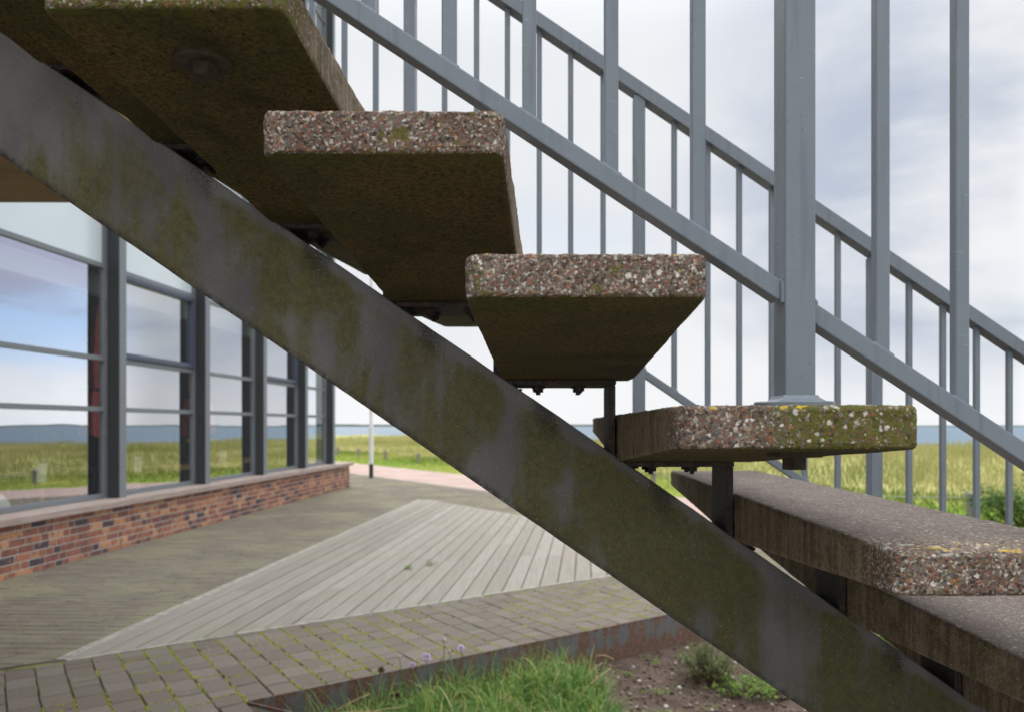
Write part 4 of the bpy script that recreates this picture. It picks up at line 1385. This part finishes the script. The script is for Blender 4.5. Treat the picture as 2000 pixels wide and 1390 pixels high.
for (a, b_) in [((-1.12, 3.78, -0.10), (-0.72, 3.85, -0.02)), ((-1.02, 3.75, -0.01), (-0.55, 3.95, -0.12)), ((-0.75, 3.6, -0.09), (-0.35, 3.7, -0.12)), ((-0.42, 3.7, -0.10), (0.06, 3.9, -0.06)), ((0.20, 4.45, -0.12), (0.34, 4.50, 0.0)),
                ((0.38, 4.4, 0.00), (0.10, 4.2, -0.18)), ((0.02, 4.3, -0.16), (0.08, 4.35, 0.0)), ((0.30, 4.62, 0.0), (0.42, 4.62, -0.02)), ((-1.2, 3.8, -0.13), (-0.9, 3.9, 0.03))]:
    p, q_ = Vector(a), Vector(b_)
    mb.tube([p.lerp(q_, t_) + Vector((0, 0, 0.02 * math.sin(3.1 * t_))) for t_ in np.linspace(0, 1, 6)], 0.0026, 5)
tag(mb.build('straw', drym, smooth=True), 'dry straw coloured stalks lying across the green chives', 'dry stalks', kind='stuff')

# low weeds in the bed
weedm = mat_leafy('grey green weed leaves', [(0, (0.070, 0.095, 0.030)), (0.5, (0.14, 0.18, 0.065)), (1, (0.26, 0.28, 0.12))])
weedg = mat_leafy('fresh green weed leaves', [(0, (0.07, 0.14, 0.015)), (0.5, (0.13, 0.23, 0.03)), (1, (0.25, 0.33, 0.06))])
twig = mat_simple('thin brown twigs', (0.09, 0.06, 0.035), (0.17, 0.12, 0.07), 20, 0.9, 0.1)
def leaf(mb, p, d, L, w_, r):
    d = Vector(d).normalized(); s_ = d.cross(Vector((0, 0, 1)))
    if s_.length < 1e-3: s_ = Vector((1, 0, 0))
    s_.normalize(); n_ = s_.cross(d)
    p = Vector(p)
    mb.raw([p, p + d * L * .5 + s_ * w_ / 2 + n_ * L * .06, p + d * L, p + d * L * .5 - s_ * w_ / 2 + n_ * L * .06], [(0, 1, 2, 3)], r)
def weed(x, y, rad, h, n_st, n_lf, ll, lw, mat, name, label, cat, group=None, z=None, seed=0):
    rr = random.Random(seed)
    z = soil_z(x, y) if z is None else z
    root = tag(empty(name, (x, y, z)), label, cat, group)
    fol, stm = MB(), MB()
    for i in range(n_st):
        a = rr.uniform(0, 6.28); t_ = math.sqrt(rr.random())
        tip = Vector((rad * t_ * math.cos(a), rad * t_ * math.sin(a), h * rr.uniform(.35, 1.05) * (1 - .45 * t_)))
        b0 = Vector((tip.x * .42, tip.y * .42, 0))
        pts = [b0.lerp(tip, s_) + Vector((0, 0, h * .12 * math.sin(3.14 * s_))) for s_ in np.linspace(0, 1, 5)]
        stm.tube(pts, [0.004 * (1 - .7 * s_) * min(1, h * 3) for s_ in np.linspace(0, 1, 5)], 5)
        for j in range(n_lf):
            s_ = rr.uniform(.25, 1)
            p = b0.lerp(tip, s_) + Vector((0, 0, h * .12 * math.sin(3.14 * s_))) + Vector((rr.gauss(0, ll * .3), rr.gauss(0, ll * .3), rr.gauss(0, ll * .25)))
            a2 = rr.uniform(0, 6.28)
            leaf(fol, p, (math.cos(a2), math.sin(a2), rr.uniform(-.2, .9)), ll * rr.uniform(.6, 1.2), lw * rr.uniform(.7, 1.2), rr.random())
    fol.build('foliage', mat, root, fix=False)
    stm.build('stems', twig, root)
    return root
weed(1.05, 4.90, 0.22, 0.34, 70, 30, 0.034, 0.007, weedm, 'weed_plant', 'grey green feathery weed just behind the sloping beam', 'weed', seed=1)
weed(1.22, 4.62, 0.26, 0.13, 50, 20, 0.030, 0.012, weedg, 'weed_plant', 'low fresh green weed spreading below the feathery one', 'weed', seed=2)
weed(0.62, 4.25, 0.16, 0.035, 18, 9, 0.022, 0.009, weedm, 'weed_plant', 'flat sparse weed on the bare soil beside the chives', 'weed', seed=3)
weed(1.45, 4.75, 0.12, 0.07, 14, 8, 0.024, 0.010, weedg, 'weed_plant', 'small weed half hidden at the lower edge of the beam', 'weed', seed=4)
for i, (x, y) in enumerate([(0.75, 5.2), (0.55, 5.0), (0.95, 5.35), (1.05, 5.05), (0.7, 4.7)]):
    weed(x, y, 0.05, 0.05, 6, 6, 0.022, 0.009, weedg, 'seedling', ['tiny seedling beside the foot of the steel edging, second nearest the beam', 'tiny seedling on bare soil between chives and steel edging', 'tiny seedling at the foot of the edging close to the beam',
         'tiny seedling on bare soil left of the feathery weed', 'tiny seedling on bare soil in front of the others'][i], 'seedling', 'seedlings on the bare soil', seed=20 + i)
weed(2.45, 5.25, 0.35, 0.42, 34, 22, 0.05, 0.022, weedg, 'weed_plant', 'bushy green weeds seen through the gap between beam and lower treads', 'weed', seed=9)
weed(2.95, 5.0, 0.35, 0.40, 34, 22, 0.05, 0.022, weedg, 'weed_plant', 'bushy green weeds lowest behind the lower treads', 'weed', seed=10)
for (px, py, nm) in ((800, 1110, 'left'), (843, 1103, 'right')):
    Yv = H * 1480 / (py - 830)
    weed((px - 1065) / 1480 * Yv, Yv, 0.06, 0.05, 7, 7, 0.03, 0.012, weedg, 'seedling', 'tiny green weed sprouting between deck boards, the one further %s' % nm, 'seedling', 'weeds between deck boards', z=0.0, seed=px)

cov = MB()
rr = random.Random(77)
for i in range(60):
    cx, cy = rr.uniform(0.25, 2.6), rr.uniform(3.9, 6.0)
    if toUV(cx, cy)[1] > VE - 0.06: continue
    R_ = rr.uniform(0.02, 0.11)
    for j in range(int(260 * R_) + 4):
        a = rr.uniform(0, 6.28); d = R_ * math.sqrt(rr.random())
        x, y = cx + d * math.cos(a), cy + d * math.sin(a)
        if toUV(x, y)[1] > VE - 0.02: continue
        a2 = rr.uniform(0, 6.28)
        leaf(cov, (x, y, soil_z(x, y) + rr.uniform(0, .012)), (math.cos(a2), math.sin(a2), rr.uniform(0, .8)), rr.uniform(.010, .026), rr.uniform(.006, .012), rr.random())
tag(cov.build('ground_cover', weedg, fix=False), 'patches of tiny green weeds creeping over the brown soil', 'ground cover', kind='stuff')
twg = MB()
for i in range(160):
    x, y = rr.uniform(0.2, 2.2), rr.uniform(3.8, 6.0)
    if toUV(x, y)[1] > VE - 0.08: continue
    a = rr.uniform(0, 6.28); L = rr.uniform(.02, .07)
    z = soil_z(x, y) + .006
    twg.tube([(x, y, z), (x + L * .5 * math.cos(a), y + L * .5 * math.sin(a), z + .006), (x + L * math.cos(a + .3), y + L * math.sin(a + .3), z)], 0.0016, 4)
tag(twg.build('litter', drym), 'bits of dry stalk and plant litter lying on the soil', 'litter', kind='stuff')

# ------------------------------------------------------------------ pole by the path
pole = tag(empty('flag_pole', (-4.70, 20.46, 0)), 'white pole with a black foot standing where paving meets the pink path', 'pole')
q = MB(); q.lathe([(0.0001, 0), (0.056, 0), (0.056, 0.37), (0.0001, 0.37)], 24); q.build('foot', M['blackpaint'], pole)
q = MB(); q.lathe([(0.0001, 0.371), (0.060, 0.371), (0.060, 1.35), (0.040, 1.45), (0.036, 6.0), (0.025, 8.0), (0.0001, 8.02)], 24); q.build('shaft', M['white'], pole)

# ------------------------------------------------------------------ bollards with rope along the verge
proto = None
vs_b = [35.4, 32.5, 29.2, 25.9, 22.6, 19.3, 16.0, 12.6, 9.4, 5.6, 2.4]
bl = []
for i, v in enumerate(vs_b):
    u = 12.3 + max(-0.5, (v - 12.6)) * 0.053
    x, y = UV(u, v)
    bl.append((x, y))
def ground_h(u, v):
    s = max(0.0, min(1.0, (u - 13.5) / 14.0)); s = s * s * (3 - 2 * s)
    lat = 0.5 + 0.5 * math.tanh((22 - v) / 12)
    crest = (0.10 + 0.20 * lat) * s
    z = crest + 0.10 + 0.34 * s * noise.noise(Vector((u * 0.15, v * 0.11, 1.0))) + 0.08 * s * noise.noise(Vector((u * 0.5, v * 0.45, 3.0))) if s > 0 else 0.0
    z -= 0.10 * (1 - s) if s > 0 else 0
    d = max(0.0, u - 36) / 12
    z -= 3.6 * min(1.0, d) ** 1.5
    return z - 0.006
BL_LAB = ['hidden-end', ]
names = ['first small grey bollard from the building corner, half behind the glass edge', 'second small grey bollard, just left of the white pole', 'third small grey bollard, just right of the white pole', 'fourth small grey bollard, right of the white pole near the beam',
         'grey bollard behind the sloping beam', 'grey bollard behind the sloping beam', 'grey bollard behind the sloping beam', 'grey bollard seen in the gap left of the mossy tread', 'grey bollard behind the lichen spotted tread', 'grey bollard behind the far railing near the leafy shrub', 'grey bollard beyond the leafy shrub']
for i, (x, y) in enumerate(bl):
    if i in (4, 5, 6): continue
    g = ground_h(*toUV(x, y))
    if proto is None:
        o = tag(empty('bollard', (x, y, g)), names[i], 'bollard', 'small timber bollards along the grass verge')
        q = MB(); q.lathe([(0.0001, -.05), (0.062, -.05), (0.060, 0.28), (0.058, 0.285), (0.0001, 0.285)], 16); q.build('shaft', M['post'], o)
        q = MB(); q.lathe([(0.0001, 0.286), (0.078, 0.286), (0.080, 0.32), (0.070, 0.36), (0.035, 0.385), (0.0001, 0.39)], 16); q.build('cap', M['post'], o)
        proto = o
    else:
        o = copy_tree(proto); o.location = (x, y, g); o.rotation_euler.z = i * 1.3
        o['label'] = names[i]
ropem = mat_simple('pale rope', (0.30, 0.28, 0.24), (0.44, 0.41, 0.36), 40, 0.9, 0.2)
for i, j, lb in ((7, 8, 'pale rope sagging between bollards behind the mossy tread'), (8, 9, 'pale rope sagging between bollards behind the far railing'), (9, 10, 'pale rope sagging beside the leafy shrub')):
    a, b_ = bl[i], bl[j]
    ga, gb = ground_h(*toUV(*a)) + 0.30, ground_h(*toUV(*b_)) + 0.30
    q = MB(); q.tube([(a[0] + (b_[0] - a[0]) * t_, a[1] + (b_[1] - a[1]) * t_, ga + (gb - ga) * t_ - 0.09 * 4 * t_ * (1 - t_)) for t_ in np.linspace(0, 1, 16)], 0.009, 6)
    tag(q.build('rope', ropem, smooth=True), lb, 'rope', 'ropes between the bollards')

# ------------------------------------------------------------------ verge, dunes, sea, far coast
def mat_dune():
    m, t, b = material('verge and dune turf')
    oc = coords(t)
    ox, oy, oz = t.sep(oc)
    u_ = t.math('ADD', t.math('MULTIPLY', ox, ux), t.math('MULTIPLY', oy, uy))
    n = t.noise(oc, 0.45, 5, 0.6); f = t.noise(oc, 6, 4, 0.7)
    lawn = t.mix(t.step(n, 0.35, 0.65), (0.16, 0.26, 0.030), (0.29, 0.33, 0.065))
    lawn = t.mix(t.step(f, 0.45, 0.75, 0, 0.5), lawn, (0.27, 0.26, 0.085))
    dune = t.mix(t.step(n, 0.35, 0.65), (0.30, 0.30, 0.10), (0.40, 0.37, 0.15))
    edge = t.math('ADD', u_, t.math('MULTIPLY', n, 3.0))
    c = t.mix(t.step(edge, 14.5, 17.5), lawn, dune)
    c = t.mix(t.step(u_, 40, 43), c, (0.52, 0.46, 0.36))
    t.put(b.inputs['Base Color'], c)
    b.inputs['Roughness'].default_value = 1.0
    b.inputs['Specular IOR Level'].default_value = 0.1
    t.put(b.inputs['Normal'], t.bump(f, 0.7, 0.06))
    return m
us = np.concatenate([np.arange(10.98, 20, 0.5), np.arange(20, 52, 0.9)])
vv = np.concatenate([np.arange(-70, -20, 4.0), np.arange(-20, 60, 0.9), np.arange(60, 180, 4.0)])
mb = MB()
vs = [(*UV(u, v), ground_h(u, v)) for v in vv for u in us]
fs = []
nu = len(us)
for j in range(len(vv) - 1):
    for i in range(nu - 1):
        fs.append((j * nu + i, j * nu + i + 1, (j + 1) * nu + i + 1, (j + 1) * nu + i))
mb.raw(vs, fs)
structure(mb.build('dune_ground', mat_dune(), smooth=True))

# grasses: one mesh of thin blades each
def field(name, n, u0, u1, v0, v1, hfun, wbase, mat, label, cat, seed, bias=1.0):
    g = np.random.default_rng(seed)
    # denser where the view is
    U = u0 + (u1 - u0) * g.random(n) ** bias
    V = v0 + (v1 - v0) * g.random(n) ** 1.6
    X = U * ux - V * uy; Yw = U * uy + V * ux
    Z = np.array([ground_h(a, b_) for a, b_ in zip(U, V)])
    hh = hfun(U, V, g)
    a = g.random(n) * 2 * np.pi
    ln = (0.18 + 0.45 * g.random(n)) * hh
    th = g.random(n) * np.pi
    wd = wbase * (0.6 + 0.8 * g.random(n))
    b0 = np.stack([X - np.cos(th) * wd, Yw - np.sin(th) * wd, Z - 0.02], 1)
    b1 = np.stack([X + np.cos(th) * wd, Yw + np.sin(th) * wd, Z - 0.02], 1)
    wind = np.array([0.12, -0.05])
    m0 = np.stack([X + np.cos(a) * ln * .35 - np.cos(th) * wd * .7, Yw + np.sin(a) * ln * .35 - np.sin(th) * wd * .7, Z + hh * .6], 1)
    m1 = np.stack([X + np.cos(a) * ln * .35 + np.cos(th) * wd * .7, Yw + np.sin(a) * ln * .35 + np.sin(th) * wd * .7, Z + hh * .6], 1)
    tp = np.stack([X + np.cos(a) * ln + wind[0] * hh, Yw + np.sin(a) * ln + wind[1] * hh, Z + hh], 1)
    verts = np.stack([b0, b1, m0, m1, tp], 1).reshape(-1, 3)
    me = bpy.data.meshes.new(name)
    me.vertices.add(n * 5); me.vertices.foreach_set('co', verts.ravel().astype(np.float32))
    base = (np.arange(n) * 5)[:, None]
    quad = (base + np.array([0, 1, 3, 2])); tri = (base + np.array([2, 3, 4]))
    loops = np.concatenate([quad, tri], 1).ravel()
    me.loops.add(n * 7); me.loops.foreach_set('vertex_index', loops.astype(np.int32))
    starts = np.stack([np.arange(n) * 7, np.arange(n) * 7 + 4], 1).ravel()
    me.polygons.add(n * 2); me.polygons.foreach_set('loop_start', starts.astype(np.int32))
    pn = np.array([noise.noise(Vector((x_ * .22, y_ * .22, 5.0))) for x_, y_ in zip(X, Yw)])
    r = np.clip(0.45 + 0.75 * pn + 0.12 * g.standard_normal(n), 0, 1)
    at_ = me.attributes.new('rnd', 'FLOAT', 'FACE'); at_.data.foreach_set('value', np.repeat(r, 2).astype(np.float32))
    me.materials.append(mat)
    me.update(calc_edges=True); me.validate()
    return tag(link(name, me), label, cat, kind='stuff')
dunem = mat_leafy('dune grass blades', [(0, (0.23, 0.255, 0.085)), (0.35, (0.325, 0.325, 0.120)), (0.65, (0.395, 0.375, 0.155)), (1, (0.47, 0.43, 0.22))], 0.8, 0.3)
lawnm = mat_leafy('verge grass blades', [(0, (0.12, 0.19, 0.030)), (0.5, (0.20, 0.262, 0.052)), (0.8, (0.31, 0.34, 0.08)), (1, (0.44, 0.39, 0.15))], 0.8, 0.3)
field('dune_grass', 150000, 14.2, 37, -14, 60, lambda U, V, g: (0.16 + 0.20 * np.clip((U - 14.2) / 5, 0, 1)) * (0.5 + 0.8 * g.random(len(U))) * (0.8 + 0.35 * np.sin(U * 0.8 + 1.3 * np.sin(V * 0.33)) * np.sin(V * 0.5 + U * .2)), 0.010, dunem, 'yellowing dune grass between the mown verge and the sea', 'dune grass', 3, 0.85)
field('verge_grass', 60000, 11.0, 15.2, -10, 50, lambda U, V, g: (0.035 + 0.10 * np.clip((U - 11.8) / 3.4, 0, 1)) * (0.6 + 0.7 * g.random(len(U))), 0.007, lawnm, 'short bright green grass along the pink path', 'grass', 4)

def mat_sea():
    m, t, b = material('grey blue sea')
    oc = coords(t)
    n = t.noise(t.scale(oc, (0.02, 0.02, 1), rot=(0, 0, UA)), 1.0, 5, 0.6)
    t.put(b.inputs['Base Color'], t.mix(n, (0.070, 0.120, 0.165), (0.115, 0.170, 0.215)))
    b.inputs['Roughness'].default_value = 0.45
    b.inputs['Specular IOR Level'].default_value = 0.30
    wv = t.noise(t.scale(oc, (0.5, 1.6, 1)), 1.0, 5, 0.65)
    t.put(b.inputs['Normal'], t.bump(wv, 0.9, 0.5))
    return m
mb = MB()
SEA = -3.05
mb.poly([(*UV(38, -9000), SEA), (*UV(9000, -9000), SEA), (*UV(9000, 9000), SEA), (*UV(38, 9000), SEA)])
structure(mb.build('sea_water', mat_sea()))
coastm = mat_simple('dark wooded shore', (0.030, 0.050, 0.045), (0.055, 0.075, 0.060), 0.01, 1.0, 0.0)
mb = MB()
vs, fs = [], []
nA = 260
for i in range(nA + 1):
    a = R(-50) + R(100) * i / nA
    d = 3300 + 500 * noise.noise(Vector((a * 2.2, 3, 0)))
    fade = 0.35 + 0.65 * (0.5 + 0.5 * math.tanh((R(2) - a) * 5))
    h = (9.5 + 5.5 * noise.noise(Vector((a * 7, 1, 0))) + 1.8 * noise.noise(Vector((a * 70, 1, 0)))) * fade + 1.0
    dr = Vector((math.sin(a), math.cos(a), 0))
    vs += [tuple(dr * d + Vector((0, 0, SEA - 1))), tuple(dr * (d + 30) + Vector((0, 0, SEA + h))), tuple(dr * (d + 400) + Vector((0, 0, SEA + h * 1.05))), tuple(dr * (d + 700) + Vector((0, 0, SEA - 1)))]
for i in range(nA):
    for k in range(3):
        fs.append((i * 4 + k, (i + 1) * 4 + k, (i + 1) * 4 + k + 1, i * 4 + k + 1))
mb.raw(vs, fs)
structure(mb.build('coast_hills', coastm))

# leafy shrub by the path on the right
shr = mat_leafy('shrub leaves', [(0, (0.020, 0.060, 0.012)), (0.4, (0.045, 0.115, 0.018)), (0.75, (0.090, 0.190, 0.030)), (1, (0.19, 0.29, 0.06))])
root = tag(empty('rose_shrub', (6.85, 10.75, 0)), 'dense leafy green shrub beside the path at the right picture edge', 'shrub')
fol, stm = MB(), MB()
rr = random.Random(31)
lobes = [(rr.uniform(-.65, .75), rr.uniform(-.5, .6), rr.uniform(.15, .42), rr.uniform(.16, .30)) for _ in range(16)]
for (lx, ly, lz, lr) in lobes:
    stm.tube([(lx * .2, ly * .2, 0), (lx * .6, ly * .6, lz * .6), (lx, ly, lz)], [0.012, .008, .004], 5)
    for i in range(210):
        d = Vector((rr.gauss(0, 1), rr.gauss(0, 1), rr.gauss(.2, 1))).normalized()
        p = Vector((lx, ly, lz)) + d * lr * rr.uniform(.55, 1.05)
        if p.z < 0.02: continue
        a2 = rr.uniform(0, 6.28)
        leaf(fol, p, (math.cos(a2) + d.x * .5, math.sin(a2) + d.y * .5, rr.uniform(-.5, .6)), rr.uniform(.045, .085), rr.uniform(.028, .048), rr.random())
fol.build('foliage', shr, root, fix=False); stm.build('stems', twig, root)
